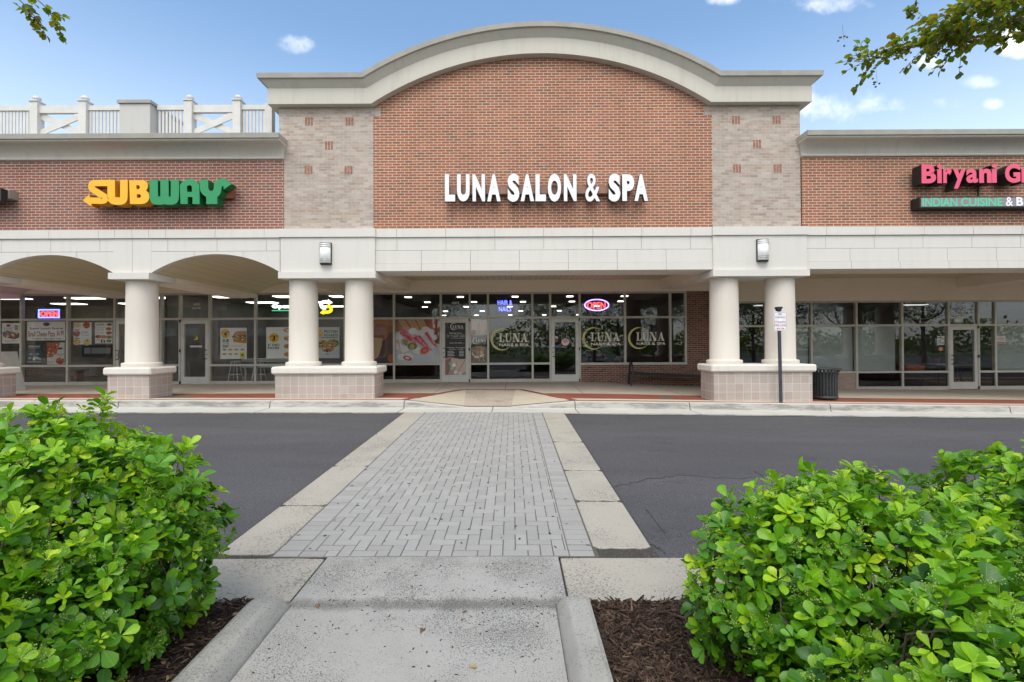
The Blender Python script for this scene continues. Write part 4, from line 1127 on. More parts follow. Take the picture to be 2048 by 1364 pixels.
f = Flat(633, 654, 679, 716.5, YP, bg=srgb(210,212,208)); f.ell(.15,.2,.12,.12,SY); f.text('PROTEIN', .33,.1,.93,.19, SG, .03).text('POCKETS', .33,.22,.93,.30, SG, .03).rect(.2,.33,.9,.345,K_)
for u, v in ((.25,.55),(.72,.52),(.5,.68)): food(f, u, v, .27,.13, srgb(188,150,96), [srgb(170,56,50), srgb(120,140,60), srgb(226,216,190), srgb(110,60,50), srgb(206,160,80)], 20)
f.poly([(0,.78),(.3,.84),(.7,.8),(1,.72),(1,1),(0,1)], srgb(196,202,204)); f.text('FRESH', .4,.85,.55,.9, SG); f.done('window_poster', 'poster of filled pockets between the two round columns', 'poster')
os_ = thing('light_sign', 'white lit Open sign underlined in green beside the round column', 'light sign', tuple(P(562, 615, YN_)))
a, b = P(544, 619, YN_), P(579, 608, YN_); mb = MB(); vs, fs = glyph('Open', .03, .05); fit3(vs, fs, a.x, b.x, a.z, b.z, YN_-.01, YN_+.02, mb); mb.build('lettering', [neonw, neonw], os_)
a, b = P(544, 622, YN_), P(590, 620, YN_); mb = MB(); mb.box(a.x, b.x, YN_-.008, YN_+.02, a.z, b.z); mb.build('underline', greenl, os_)
ls = thing('light_sign', 'white and yellow lit S emblem made of two arrows between the round columns', 'light sign', tuple(P(652, 615, YN_)))
def E(x, y): p = P(280+x/3.788, 460+y/3.788, YN_); return (p.x, p.z)
def flat_curve(root, name, loopsets, Y, m, dep=.02):
    mb = MB()
    for k, loops in enumerate(loopsets):
        vs, fs = curve_solid(loops, .1); fit3(vs, fs, min(v.x for v in vs), max(v.x for v in vs), min(v.y for v in vs), max(v.y for v in vs), Y-.001*k, Y+dep, mb)
    return mb.build(name, [m, m], root)
flat_curve(ls, 'upper_arrow', [[[E(*q) for q in stroke([(1408,592),(1380,590),(1368,562),(1385,543),(1432,545)], 24)]], [[E(1425,524), E(1457,549), E(1427,566)]]], YN_, neonw)
flat_curve(ls, 'lower_arrow', [[[E(*q) for q in stroke([(1412,580),(1440,576),(1450,606),(1432,622),(1385,622)], 24)]], [[E(1392,600), E(1362,628), E(1392,642)]]], YN_, yell)
def digits(root, name, lines, Y):
    f = None
    for (t, x0, y0, x1, y1) in lines:
        f = Flat(x0, y0, x1, y1, Y, card=False); f.text(t, 0, 0, 1, 1, srgb(225,225,220), .015); f.done(name, parent=root)
digits(wing_l, 'door_number', [('4230', 386, 606, 400, 611), ('Suite 108', 385, 614, 401, 618)], YS-.009)
digits(tower, 'door_number', [('42415', 904, 603, 918, 608)], YS-.009)
digits(wing_r, 'door_number', [('42135', 1914, 619.5, 1930, 624), ('Suite 108', 1914, 627, 1930, 631)], YS-.009)
f = Flat(386, 667, 398, 681, YS-.009, card=False); f.line([(.7,.2),(.3,.15),(.25,.4),(.5,.5)], .2, srgb(70,140,50)).line([(.5,.5),(.75,.6),(.7,.85),(.2,.85)], .2, srgb(215,190,40)); f.done('door_decal', parent=wing_l)
f = Flat(380, 691, 404, 695, YS-.009, card=False); f.rect(0,0,1,.9,srgb(205,205,200)); f.done('door_decal', parent=wing_l)

# ------------------------------------------------------------------ salon window graphics
SKIN, SK2, SK3 = srgb(198,152,112), srgb(168,112,74), srgb(120,70,44)
PNK, PN2 = srgb(206,62,90), srgb(224,130,150)
f = Flat(738, 637, 787, 726, YP, bg=srgb(96,60,44)); f.poly([(0,0),(1,0),(1,.25),(.62,.48),(.3,.5),(.15,.3),(0,.3)], srgb(176,112,66)); f.poly([(.15,.3),(.3,.5),(.62,.45),(.9,.3),(1,.28),(1,.18),(.3,.1)], srgb(150,88,50)); f.poly([(.0,.3),(.12,.3),(.2,.42),(.55,.45),(.52,.6),(.4,.85),(.1,.97),(0,1)], srgb(196,160,120)); f.poly([(.62,.5),(.85,.3),(1,.35),(1,.85),(.3,.95),(.5,.7)], srgb(82,52,40)); f.poly([(0,1),(0,.96),(.4,.9),(.75,.86),(1,.9),(1,1)], srgb(38,28,26)); f.ell(.92,.9,.16,.1,srgb(176,84,46))
f.done('window_poster', 'brown photo panel of skin tones right beside the round column', 'poster')
f = Flat(790.5, 637.5, 880, 726, YP, bg=srgb(196,198,208)); f.poly([(0,0),(.0,.3),(.12,.28),(.2,.2),(.02,0)], SK2)
f.poly([(.62,0),(1,0),(1,.58),(.86,.55),(.72,.3)], srgb(140,52,36)); f.ell(.85,.2,.12,.14,srgb(166,66,44)).ell(.92,.42,.08,.12,srgb(120,40,30))
for q in ([(.02,.0),(.22,0),(.42,.34),(.28,.34),(.12,.2)], [(.24,0),(.44,0),(.62,.37),(.44,.4)], [(.45,0),(.63,0),(.74,.24),(.66,.34),(.56,.24)]): f.poly(q, SKIN)
f.line([(.22,0),(.44,.36)], .022, SK3).line([(.44,0),(.62,.36)], .02, SK3).line([(.04,.02),(.16,.22)], .02, SK3)
for u, v in ((.1,.4),(.05,.62),(.2,.68),(.3,.85),(.14,.86),(.4,.28),(.56,.33),(.68,.25),(.78,.3),(.84,.42),(.5,.72)): f.ell(u, v, .1,.075, srgb(226,224,228), 14)
for q in ([(.12,.26),(.2,.22),(.5,.5),(.46,.56),(.3,.5),(.1,.34)], [(.42,.42),(.52,.36),(.8,.68),(.84,.75),(.68,.66)], [(.64,.32),(.72,.28),(.92,.6),(.94,.66),(.82,.58)]): f.poly(q, PN2)
for q in ([(.13,.24),(.2,.22),(.38,.47),(.35,.5),(.1,.33)], [(.48,.38),(.56,.38),(.82,.72),(.78,.7)], [(.66,.34),(.7,.3),(.94,.66),(.86,.6)], [(.4,.42),(.46,.4),(.66,.66),(.6,.62)]): f.poly(q, PNK)
for i in range(40): f.ell(random.uniform(.14,.85), random.uniform(.28,.66), .012,.01, random.choice([srgb(240,200,210), srgb(150,30,70), W_]), 6)
f.ell(.22,.52,.07,.06,srgb(150,160,70)).ell(.38,.62,.11,.08,srgb(120,126,56)).ell(.38,.63,.05,.06,srgb(176,180,110)).ell(.24,.58,.03,.03,srgb(190,100,50))
f.ell(.66,.72,.13,.09,srgb(226,160,150), rot=.5).ell(.66,.71,.1,.07,srgb(200,66,56), rot=.5).ell(.66,.72,.05,.035,srgb(226,120,96), rot=.5)
f.ell(.27,.89,.1,.05,srgb(186,50,48), rot=-.3).ell(.27,.89,.05,.025,srgb(236,200,180), rot=-.3); f.line([(.0,.5),(.09,.53),(.12,.8)], .02, PN2)
f.done('window_poster', 'large photo panel of a hand with long pink nails over flowers in the salon window', 'poster')
GOLD, GLD2 = plain('gold_film', srgb(206,200,128), .35, .12, 8), plain('pale_gold_film', srgb(236,232,205), .35, .06, 8)
def moon(f, u, v, r, c, a0=48, a1=318):
    asp = f.asp; o = []; i_ = []
    for k in range(41):
        w = R_(a0+(a1-a0)*k/40); t = k/40; th = .012+.105*math.sin(math.pi*t)**1.2
        o.append((u+r*math.cos(w), v-r*math.sin(w)*asp)); i_.append((u+r*(1-th*1.8)*math.cos(w), v-r*(1-th*1.8)*math.sin(w)*asp))
    y = f.lay(); P3 = [(x, y, z) for x, z in (f.pt(*p) for p in o+i_)]; f.mb.add(P3, [(k, k+1, 42+k, 41+k) for k in range(40)], f.mi(c))
def serif(f, u0, v0, u1, v1, c):
    adv = (u1-u0)/4.15; H = v1-v0
    def R2(k, x0, y0, x1, y1): f.rect(u0+adv*(k+x0), v1-H*y1, u0+adv*(k+x1), v1-H*y0, c)
    def Pl(k, pts): f.poly([(u0+adv*(k+x), v1-H*y) for x, y in pts], c)
    R2(0,.14,0,.36,1); R2(0,.0,.0,.72,.07); R2(0,.02,.94,.5,1); R2(0,.66,0,.74,.3)
    k = 1-.12; R2(k,.12,.3,.32,1); R2(k,.0,.94,.46,1); R2(k,.74,.3,.81,1); R2(k,.62,.94,.95,1); Pl(k, [(.12,.32),(.16,.12),(.3,.01),(.48,-.02),(.66,.02),(.78,.14),(.81,.32),(.74,.32),(.7,.16),(.56,.07),(.44,.09),(.34,.18),(.32,.32)])
    k = 2.0; R2(k,.1,0,.17,1); R2(k,-.02,0,.3,.06); R2(k,-.04,.94,.25,1); R2(k,.82,0,.89,1); R2(k,.7,.94,1.0,1); Pl(k, [(.62,0),(.89,0),(.89,.05),(.34,1),(.1,1)])
    k = 3.12; Pl(k, [(.12,0),(.2,0),(.52,.86),(.46,1)]); Pl(k, [(.62,0),(.88,0),(.56,1),(.44,1),(.42,.92)]); R2(k,0,0,.3,.06); R2(k,.52,0,1.0,.06); R2(k,.26,.28,.72,.35)
def logo(px0, py0, px1, py1, root, small=GLD2):
    f = Flat(px0, py0, px1, py1, YS-.008, card=False)
    moon(f, .29, .5, .29, GOLD); serif(f, .22, .24, .98, .62, GLD2); f.text('NAILS & SPA', .23, .69, 1.0, .81, small, .02); f.done('window_decal', parent=root)
for r in ((981,656,1057.5,701), (1164.5,654,1241.5,699.5), (1256,653.5,1331,698.5)): logo(*r, tower)
# door panel of the first salon door
DKP = srgb(38,40,44)
f = Flat(890, 643, 932.5, 752, YS-.0075, bg=DKP, th=.001)
moon(f, .42, .09, .16, W_); serif(f, .36, .07, .86, .115, W_); f.text('NAILS & SPA', .36, .125, .88, .14, W_)
f.text('Business Hours:', .22,.2,.8,.222, W_, .01); f.text('Mon - Sat : 9:30AM - 7:30PM', .1,.24,.92,.258, W_); f.text('Sun : 11:00AM - 5:00PM', .1,.27,.92,.288, W_); f.text('by appointment', .3,.30,.92,.316, W_)
f.text('(703) 497-4343', .22,.385,.8,.408, W_, .01); f.text('Village Center', .06,.47,.96,.49, W_, .01); f.text('Suite 108', .2,.5,.84,.516, W_)
for k in range(4): f.rect(.12, .54+k*.027, .4+.05*(k % 2), .552+k*.027, srgb(190,190,190)); f.rect(.66, .54+k*.027, .88, .552+k*.027, srgb(190,190,190))
f.poly([(0,.67),(.25,.65),(.55,.68),(.8,.695),(1,.68),(1,1),(0,1)], srgb(166,140,128)); f.poly([(0,.72),(.3,.66),(.25,.85),(.12,1),(0,1)], srgb(150,100,88))
for q in ([(.3,.67),(.62,.68),(.4,.86),(.25,.82)], [(.6,.69),(.95,.69),(.62,.9),(.4,.98)], [(.95,.72),(1,.72),(1,.9),(.66,.99),(.6,.95)]): f.poly(q, srgb(196,176,164))
for u, v, c in ((.27,.77,srgb(120,176,150)),(.33,.86,srgb(140,190,176)),(.5,.93,srgb(220,210,208)),(.7,.95,srgb(206,190,190)),(.42,.8,srgb(230,230,228))): f.ell(u, v, .09,.035, c, rot=.6)
for u, v in ((.12,.05),(.07,.09),(.16,.11),(.88,.4)): f.ell(u, v, .04,.012, srgb(110,100,60), rot=.8)
f.done('door_decal', parent=tower)
f = Flat(942, 638, 975, 725, YP, bg=DKP); f.rect(0,0,1,.38,srgb(176,150,146))
for q in ([(0,0),(.6,0),(.3,.25),(.05,.3)], [(.5,.05),(1,0),(1,.2),(.6,.36)]): f.poly(q, srgb(206,180,172))
for u, v in ((.4,.24),(.56,.2),(.72,.27),(.86,.22)): f.ell(u, v, .07,.045, srgb(220,160,160), rot=.9)
f.ell(.16,.31,.13,.06,srgb(150,30,34)); f.poly([(0,.36),(.3,.39),(.6,.385),(1,.35),(1,.64),(.6,.61),(.3,.62),(0,.65)], DKP); moon(f, .3, .5, .2, W_); serif(f, .3, .46, .92, .53, W_)
f.poly([(0,.66),(.3,.625),(.6,.615),(1,.65),(1,1),(0,1)], srgb(150,128,120)); f.poly([(.3,.62),(.48,.62),(.45,.85),(.34,.9)], srgb(196,146,112)); f.poly([(.58,.63),(.82,.66),(.75,.8),(.5,.86)], srgb(206,160,126)); f.line([(.05,.78),(.3,.9),(.8,.82)], .05, W_)
for i in range(34): f.ell(random.uniform(.03,.97), random.uniform(.84,.98), .03,.012, random.choice([srgb(196,130,120), W_, srgb(120,76,70), srgb(166,90,84)]), 7)
f.done('window_poster', 'narrow photo panel of hands and feet with a dark logo band beside the salon door', 'poster')
# small stickers on the second salon door
f = Flat(1109, 664, 1150, 706, YS-.0075, card=False); f.rect(.02,.2,.16,.3,srgb(210,205,205)).rect(.02,.32,.14,.46,srgb(186,40,56)).ell(.53,.48,.19,.17,srgb(232,205,205)).ell(.53,.44,.13,.07,srgb(220,150,150)).rect(.02,.62,.3,.75,srgb(70,90,130)).rect(.34,.7,.6,.76,srgb(110,120,120)).rect(.33,.08,.6,.1,srgb(150,150,150)).rect(.33,.36,.6,.38,srgb(150,150,150)).rect(.33,.1,.345,.36,srgb(150,150,150)).rect(.585,.1,.6,.36,srgb(150,150,150)); f.done('door_decal', parent=tower)
# neon signs of the salon
hn = thing('neon_sign', 'blue neon sign reading HAIR & NAILS in the salon window', 'neon sign', tuple(P(1010, 612, YN_)))
for t, x0, y0, x1, y1 in (('HAIR &', 995.5, 600.5, 1024, 609.5), ('NAILS', 998, 613.5, 1022, 622.5)):
    a, b = P(x0, y1, YN_), P(x1, y0, YN_); mb = MB(); vs, fs = glyph(t, -.012, .05); fit3(vs, fs, a.x, b.x, a.z, b.z, YN_-.01, YN_+.01, mb); mb.build('lettering', [blue, blue], hn)
on = thing('neon_sign', 'red OPEN neon sign in a violet oval in the salon window', 'neon sign', tuple(P(1193, 610, YN_)))
c = P(1193.5, 610, YN_); mb = MB(); mb.tube([(c.x+.41*math.cos(t), YN_, c.z+.19*math.sin(t)-.03*math.cos(t)*0) for t in lin(0, 2*math.pi, 36)], .019, 6, cap=False); mb.build('oval_tube', pur, on)
a, b = P(1174, 617.5, YN_), P(1211, 604, YN_); mb = MB(); vs, fs = glyph('OPEN', .01, .05); fit3(vs, fs, a.x, b.x, a.z, b.z, YN_-.01, YN_+.01, mb); mb.build('lettering', [redn, redn], on)
# right restaurant window things
ro = thing('neon_sign', 'unlit oval neon sign reading OPEN in the restaurant window', 'neon sign', tuple(P(1846, 635, YN_)))
un = plain('unlit_neon_tube', (.45,.42,.33), .3, .05)
c = P(1845, 630, YN_)
for rx, rz, ox in ((.36,.13,0.02),(.14,.15,-.22)):
    mb = MB(); mb.tube([(c.x+ox+rx*math.cos(t), YN_, c.z+rz*math.sin(t)) for t in lin(0, 2*math.pi, 30)], .012, 5, cap=False); mb.build('oval_tube', un, ro)
a, b = P(1836, 648, YN_), P(1856, 643.5, YN_); mb = MB(); vs, fs = glyph('OPEN', 0, .05); fit3(vs, fs, a.x, b.x, a.z, b.z, YN_-.01, YN_+.01, mb); mb.build('lettering', [un, un], ro)
f = Flat(1875, 672, 1889, 690, YP, bg=W_); f.rect(.1,.1,.6,.2,K_).rect(.1,.3,.9,.34,K_).rect(.1,.45,.5,.6,srgb(90,90,90)).rect(.1,.75,.9,.8,K_); f.done('window_notice', 'white paper notice with black print in the restaurant window beside its door', 'notice')
f = Flat(1876.5, 693.5, 1886.5, 702.5, YP, card=False); f.ell(.5,.5,.5,.5,srgb(220,120,80)).ell(.5,.5,.25,.25,srgb(236,190,160)); f.done('window_sticker', 'small round orange sticker below the paper notice', 'sticker')
f = Flat(1990, 671.5, 2011, 687, YP-.05, bg=srgb(222,214,212)); f.text('WE', .42,.1,.58,.22,srgb(170,60,70)).text('DELIVER', .15,.35,.8,.48,srgb(120,90,90)).rect(.06,.8,.94,.94,srgb(176,70,80)); f.done('window_notice', 'white and red notice on the far right grey shade', 'notice')
mb = MB(); a, b = P(1905.5, 647, YS+.25), P(1925, 634.5, YS+.25); mb.cbox(a.x, b.x, YS+.2, YS+.32, a.z, b.z, .02); mb.box(a.x+.08, b.x-.1, YS+.22, YS+.3, b.z, b.z+.04)
tag(mb.build('exit_light', plain('white_plastic', (.72,.71,.68), .4, .03)), 'white plastic light box above the restaurant door', 'exit light')
# furniture seen through the glass
zf = .45
def table(name, label, x, y, zf, w, d, h, top, leg, group=None):
    o = thing(name, label, 'table', (x, y, zf), group)
    mb = MB(); mb.cbox(x-w/2, x+w/2, y-d/2, y+d/2, zf+h-.04, zf+h, .008); mb.build('table_top', top, o)
    mb = MB(); mb.tube([(x, y, zf), (x, y, zf+h-.04)], .035, 8); mb.lathe([(.0,.03),(.22,.025),(.24,.0)], (x, y, zf), 16); mb.build('pedestal', leg, o)
    return o
table('cafe_table', 'small grey table with a cup on it behind the restaurant window', PX(1876, 17.6), 17.6, .14, .7, .6, .86, plain('grey_table_top', (.4,.4,.38), .4), M['dark'])
table('cafe_table', 'grey table seen through the glass door of the restaurant', PX(1921, 18.2), 18.2, .14, .8, .6, .8, plain('pale_table_top', (.5,.49,.44), .4), M['dark'])
cp = P(1880, 731, 17.5)
mb = MB(); mb.lathe([(.0,0),(.06,0),(.085,.2),(.08,.2),(.06,.02)], (cp.x, 17.6, 1.002), 14); tag(mb.build('paper_tub', plain('rust_tub', srgb(150,76,56), .5)), 'rust coloured tub standing on the small grey restaurant table', 'tub')
a, b = P(1813, 742, 17.3), P(1850, 729, 17.3)
o = thing('serving_counter', 'orange brown counter behind the restaurant window left of the small table', 'counter', ((a.x+b.x)/2, 17.3, .1))
mb = MB(); mb.cbox(a.x, b.x, 17.3, 17.8, a.z, b.z, .01); mb.build('counter_top', plain('orange_laminate', srgb(150,70,34), .4), o)
mb = MB(); mb.box(a.x+.04, b.x-.04, 17.35, 17.75, .1, a.z); mb.build('counter_base', M['dark'], o)
def chair(label, x, y, zf, rot, m, group):
    o = thing('metal_chair', label, 'chair', (x, y, zf), group)
    ca, sa = math.cos(rot), math.sin(rot)
    T = lambda u, v, z: (x+u*ca-v*sa, y+u*sa+v*ca, zf+z)
    mb = MB(); mb.hexa([T(-.2,-.2,.43),T(.2,-.2,.43),T(.2,.2,.43),T(-.2,.2,.43),T(-.2,-.2,.46),T(.2,-.2,.46),T(.2,.2,.46),T(-.2,.2,.46)]); mb.build('seat', m, o)
    for u, v, z in ((-.19,-.19,.43),(.19,-.19,.43),(.19,.19,.85),(-.19,.19,.85)):
        mb = MB(); mb.tube([T(u*1.15, v*1.15, 0), T(u, v, .43)]+([T(u, v+.05, .9)] if z > .5 else []), .014, 6); mb.build('leg', m, o)
    mb = MB(); mb.hexa([T(-.2,.215,.66),T(.2,.215,.66),T(.2,.235,.66),T(-.2,.235,.66),T(-.2,.235,.9),T(.2,.235,.9),T(.2,.255,.9),T(-.2,.255,.9)]); mb.build('backrest', m, o)
lm = plain('pale_metal', (.5,.5,.48), .35, .05, metal=.4)
chair('green cushioned metal chair behind the restaurant door', PX(1935, 18.7), 18.9, .14, 2.6, plain('olive_chair', (.16,.17,.06), .6), 'restaurant chairs')
# sandwich shop counter table and stools
o = thing('bar_table', 'long white bar table with a green stripe behind the sandwich shop window', 'table', (PX(540, 17.5), 17.5, zf))
a, b = P(486, 735, 17.5), P(612, 715, 17.5)
mb = MB(); mb.cbox(a.x, b.x, 17.4, 17.95, a.z+.26, a.z+.32, .01); mb.build('table_top', plain('white_laminate', (.55,.56,.55), .4), o)
mb = MB(); mb.box(a.x+.01, b.x-.01, 17.42, 17.46, a.z, a.z+.26); mb.build('apron', plain('pale_laminate', (.46,.48,.46), .4), o)
mb = MB(); mb.box(a.x+.01, b.x-.01, 17.408, 17.42, a.z+.12, a.z+.19); mb.build('green_stripe', plain('green_stripe', SG, .4), o)
for x in (a.x+.08, (a.x+b.x)/2, b.x-.08):
    mb = MB(); mb.box(x-.03, x+.03, 17.5, 17.56, zf, a.z+.26); mb.build('leg', lm, o)
def stool(label, px, y, group):
    x = PX(px, y); o = thing('bar_stool', label, 'stool', (x, y, zf), group)
    mb = MB(); mb.lathe([(.0,.74),(.17,.74),(.185,.76),(.17,.785),(.0,.79)], (x, y, zf), 18); mb.build('seat', lm, o)
    for k in range(4):
        w = math.pi/4+k*math.pi/2; mb = MB(); mb.tube([(x+.25*math.cos(w), y+.25*math.sin(w), zf), (x+.13*math.cos(w), y+.13*math.sin(w), zf+.74)], .016, 6); mb.build('leg', lm, o)
    mb = MB(); mb.tube([(x+.2*math.cos(t), y+.2*math.sin(t), zf+.3) for t in lin(0, 2*math.pi, 16)], .011, 5, cap=False); mb.build('foot_ring', lm, o)
stool('grey metal bar stool just right of the sandwich shop poster, left of the bar table', 471, 17.2, 'bar stools at the sandwich shop window')
stool('grey metal bar stool under the middle of the bar table', 518, 17.15, 'bar stools at the sandwich shop window')
a = P(405, 700, 22)
o = thing('drinks_cooler', 'dark drinks cooler glowing red and orange deep in the sandwich shop', 'cooler', (PX(424, 21), 21, zf))
x = PX(424, 21)
mb = MB(); mb.box(x-.45, x+.45, 20.8, 21.5, zf, zf+1.7); mb.build('cabinet', M['dark'], o)
mb = MB(); mb.box(x-.36, x-.05, 20.785, 20.8, zf+.9, zf+1.35); mb.box(x+.02, x+.36, 20.785, 20.8, zf+.7, zf+.95); mb.build('lit_panel', emit('cooler_light', (.8,.1,.04), .5), o)
# pizza shop: bench and notice board inside
o = thing('notice_board', 'dark notice board with papers on the pizza shop back wall', 'notice board', tuple(P(195, 700, 20)))
a, b = P(165, 714, 21.9), P(222, 690, 21.9)
mb = MB(); mb.box(a.x, b.x, 21.86, 21.95, a.z, b.z); mb.build('board', plain('board_felt', (.05,.05,.055), .7), o)
for u in (.1,.35,.58,.8):
    mb = MB(); xx = a.x+(b.x-a.x)*u; mb.box(xx, xx+.28, 21.845, 21.858, a.z+.15, b.z-.12); mb.build('notice', paper(srgb(150,150,150)), o)
x = PX(100, 18.2); o = thing('wooden_bench', 'long wooden bench low behind the pizza shop window', 'bench', (x, 18.2, zf))
mb = MB(); mb.cbox(x-1.3, x+1.3, 18.0, 18.4, zf+.42, zf+.47, .008); mb.build('seat', plain('brown_wood', (.2,.1,.05), .5, .2), o)
for s in (-1, 1):
    mb = MB(); mb.box(x+s*1.1-.05, x+s*1.1+.05, 18.05, 18.35, zf, zf+.42); mb.build('leg', plain('brown_wood', (.16,.08,.04), .5, .2), o)

# ------------------------------------------------------------------ street furniture
# fire lane sign
YF_ = 11.40
b0 = P(1563, 803, YF_); t0 = P(1557.5, 662, YF_)
o = thing('street_sign', 'white and red fire lane sign on a thin dark post at the kerb', 'street sign', (b0.x, YF_, b0.z))
mb = MB(); w = .03
zb0 = zw(b0.x, YF_)-.02; tz = P(1557, 617, YF_).z
mb.hexa([(b0.x-w,YF_,zb0),(b0.x+w,YF_,zb0),(b0.x+w,YF_+.05,zb0),(b0.x-w,YF_+.05,zb0),(b0.x-w-.03,YF_,tz),(b0.x+w-.03,YF_,tz),(b0.x+w-.03,YF_+.05,tz),(b0.x-w-.03,YF_+.05,tz)]); mb.build('post', plain('dark_blue_steel', (.045,.05,.065), .45, .15, 8), o)
mb = MB(); mb.prism([(b0.x-.09, tz-.005),(b0.x+.02, tz-.005),(b0.x+.035, tz+.01),(b0.x+.02, tz+.04),(b0.x-.09, tz+.04),(b0.x-.105, tz+.01)], YF_-.035, YF_+.08); mb.prism([(b0.x-.075,tz-.06),(b0.x+.0,tz-.06),(b0.x+.015,tz-.005),(b0.x-.09,tz-.005)], YF_-.03, YF_+.07); mb.build('bracket', M['dark'], o)
SR = srgb(150,62,66)
f = Flat(1548, 623, 1573.5, 661.5, YF_-.012, bg=srgb(226,228,232), th=.004)
for a in ((.03,.03,.97,.045),(.03,.955,.97,.97)): f.rect(*a, SR)
for a in ((.03,.03,.05,.97),(.95,.03,.97,.97)): f.rect(*a, SR)
f.text('NO', .36,.09,.6,.18, srgb(60,50,52), .03).text('PARKING', .12,.25,.88,.35, SR, .0).ell(.5,.43,.13,.08,srgb(250,250,250)).text('STANDING', .08,.5,.92,.6, SR, .0).text('FIRE LANE', .06,.66,.94,.77, SR, .0)  # white disc is a painted glare spot between the two words
f.rect(.3,.875,.7,.89, srgb(196,90,50)).poly([(.18,.882),(.34,.845),(.34,.92)], srgb(196,90,50)).poly([(.82,.882),(.66,.92),(.66,.845)], srgb(196,90,50)); f.done('sign_plate', parent=o)
# bench
bl_, br_ = P(1258, 769, 16.1), P(1420, 771, 16.1)
zb1 = zw(bl_.x, 15.95)-.005
o = thing('park_bench', 'black metal backless bench with hooped ends against the low brick wall', 'bench', (bl_.x, 16.0, zb1))
x0, x1 = bl_.x, bl_.x+2.75; zx = lambda x: zw(x, 16.0)-.01
for x in (x0+.04, x1-.04):
    z = zx(x); mb = MB()
    mb.tube([(x-.06, 15.72, z), (x-.02, 15.74, z+.3), (x, 15.76, z+.5), (x, 15.80, z+.66), (x, 15.90, z+.74), (x, 16.0, z+.76), (x+.01, 16.12, z+.74), (x+.02, 16.22, z+.66), (x+.02, 16.26, z+.5), (x+.01, 16.27, z+.3), (x-.02, 16.29, z)], .03, 8)
    mb.tube([(x, 15.76, z+.42), (x+.01, 16.26, z+.42)], .025, 8); mb.build('end_frame', M['dark'], o)
mb = MB()
for k in range(7):
    y = 15.76+.078*k; za, zb2 = zx(x0)+.43, zx(x1)+.41
    mb.hexa([(x0+.04,y-.028,za-.02),(x1-.04,y-.028,zb2-.02),(x1-.04,y+.028,zb2-.02),(x0+.04,y+.028,za-.02),(x0+.04,y-.028,za+.015),(x1-.04,y-.028,zb2+.015),(x1-.04,y+.028,zb2+.015),(x0+.04,y+.028,za+.015)])
mb.hexa([(x0+.04,15.74,zx(x0)+.36),(x1-.04,15.74,zx(x1)+.34),(x1-.04,15.77,zx(x1)+.34),(x0+.04,15.77,zx(x0)+.36),(x0+.04,15.74,zx(x0)+.42),(x1-.04,15.74,zx(x1)+.4),(x1-.04,15.77,zx(x1)+.4),(x0+.04,15.77,zx(x0)+.42)])
mb.build('seat', M['dark'], o)
# litter bin
c = P(1647, 798, 12.45); zb3 = zw(c.x, 12.4)
o = thing('litter_bin', 'black slatted metal litter bin with a flared rim beside the tiled column base', 'litter bin', (c.x, 12.4, zb3))
cm = plain('charcoal_metal', (.03,.034,.036), .45, .2, 15); zt3 = P(1647, 737, 12.1).z-zb3
mb = MB(); mb.lathe([(.0,.06),(.235,.06),(.25,.2),(.25,zt3*.7),(.25,zt3*.86)], (c.x, 12.4, zb3), 24); mb.build('liner', plain('dark_liner', (.022,.026,.027), .6), o)
mb = MB(); n = 26
for k in range(n):
    w = 2*math.pi*k/n; ca, sa = math.cos(w), math.sin(w); hw = .023
    prof_ = [(.285,.05),(.285,zt3*.62),(.29,zt3*.74),(.31,zt3*.86),(.35,zt3*.96)]
    for (r1, z1), (r2, z2) in zip(prof_[:-1], prof_[1:]):
        q = []
        for r, z in ((r1, z1), (r2, z2)):
            for dr, s in ((0,-1),(0,1),(-.012,1),(-.012,-1)):
                q.append((c.x+(r+dr)*ca-s*hw*sa, 12.4+(r+dr)*sa+s*hw*ca, zb3+z))
        mb.hexa(q)
mb.build('slats', cm, o)
mb = MB(); mb.lathe([(.34,zt3*.95),(.372,zt3*.955),(.375,zt3*.995),(.34,zt3),(.3,zt3*.985),(.3,zt3*.95),(.34,zt3*.95)], (c.x, 12.4, zb3), 30); mb.build('rim', cm, o)
mb = MB(); mb.lathe([(.29,.04),(.298,.05),(.298,.1),(.285,.11)], (c.x, 12.4, zb3), 30)
for k in range(3): mb.tube([(c.x+.24*math.cos(2.1*k+.4), 12.4+.24*math.sin(2.1*k+.4), zb3), (c.x+.24*math.cos(2.1*k+.4), 12.4+.24*math.sin(2.1*k+.4), zb3+.06)], .02, 6)
mb.build('base_ring', cm, o)
# sandwich board
a = P(3, 735, 14.2); b = P(23, 703, 14.2); z0 = zw(-15, 14.2)
o = thing('sandwich_board', 'white folding sandwich board behind the leftmost column base', 'sandwich board', (-15.0, 14.2, z0))
xc = (PX(10, 14.2)); wp = plain('white_board', (.66,.67,.66), .5, .06)
for s in (-1, 1):
    mb = MB(); h = b.z-z0
    e = [(xc-.05, z0+h), (xc+.05, z0+h)]
    mb.hexa([(xc+s*.3-.02,13.9,z0),(xc+s*.3+.02,13.9,z0),(xc+s*.3+.02,14.5,z0),(xc+s*.3-.02,14.5,z0),(xc+s*.03-.02,13.9,z0+h),(xc+s*.03+.02,13.9,z0+h),(xc+s*.03+.02,14.5,z0+h),(xc+s*.03-.02,14.5,z0+h)])
    mb.build('panel', wp, o)
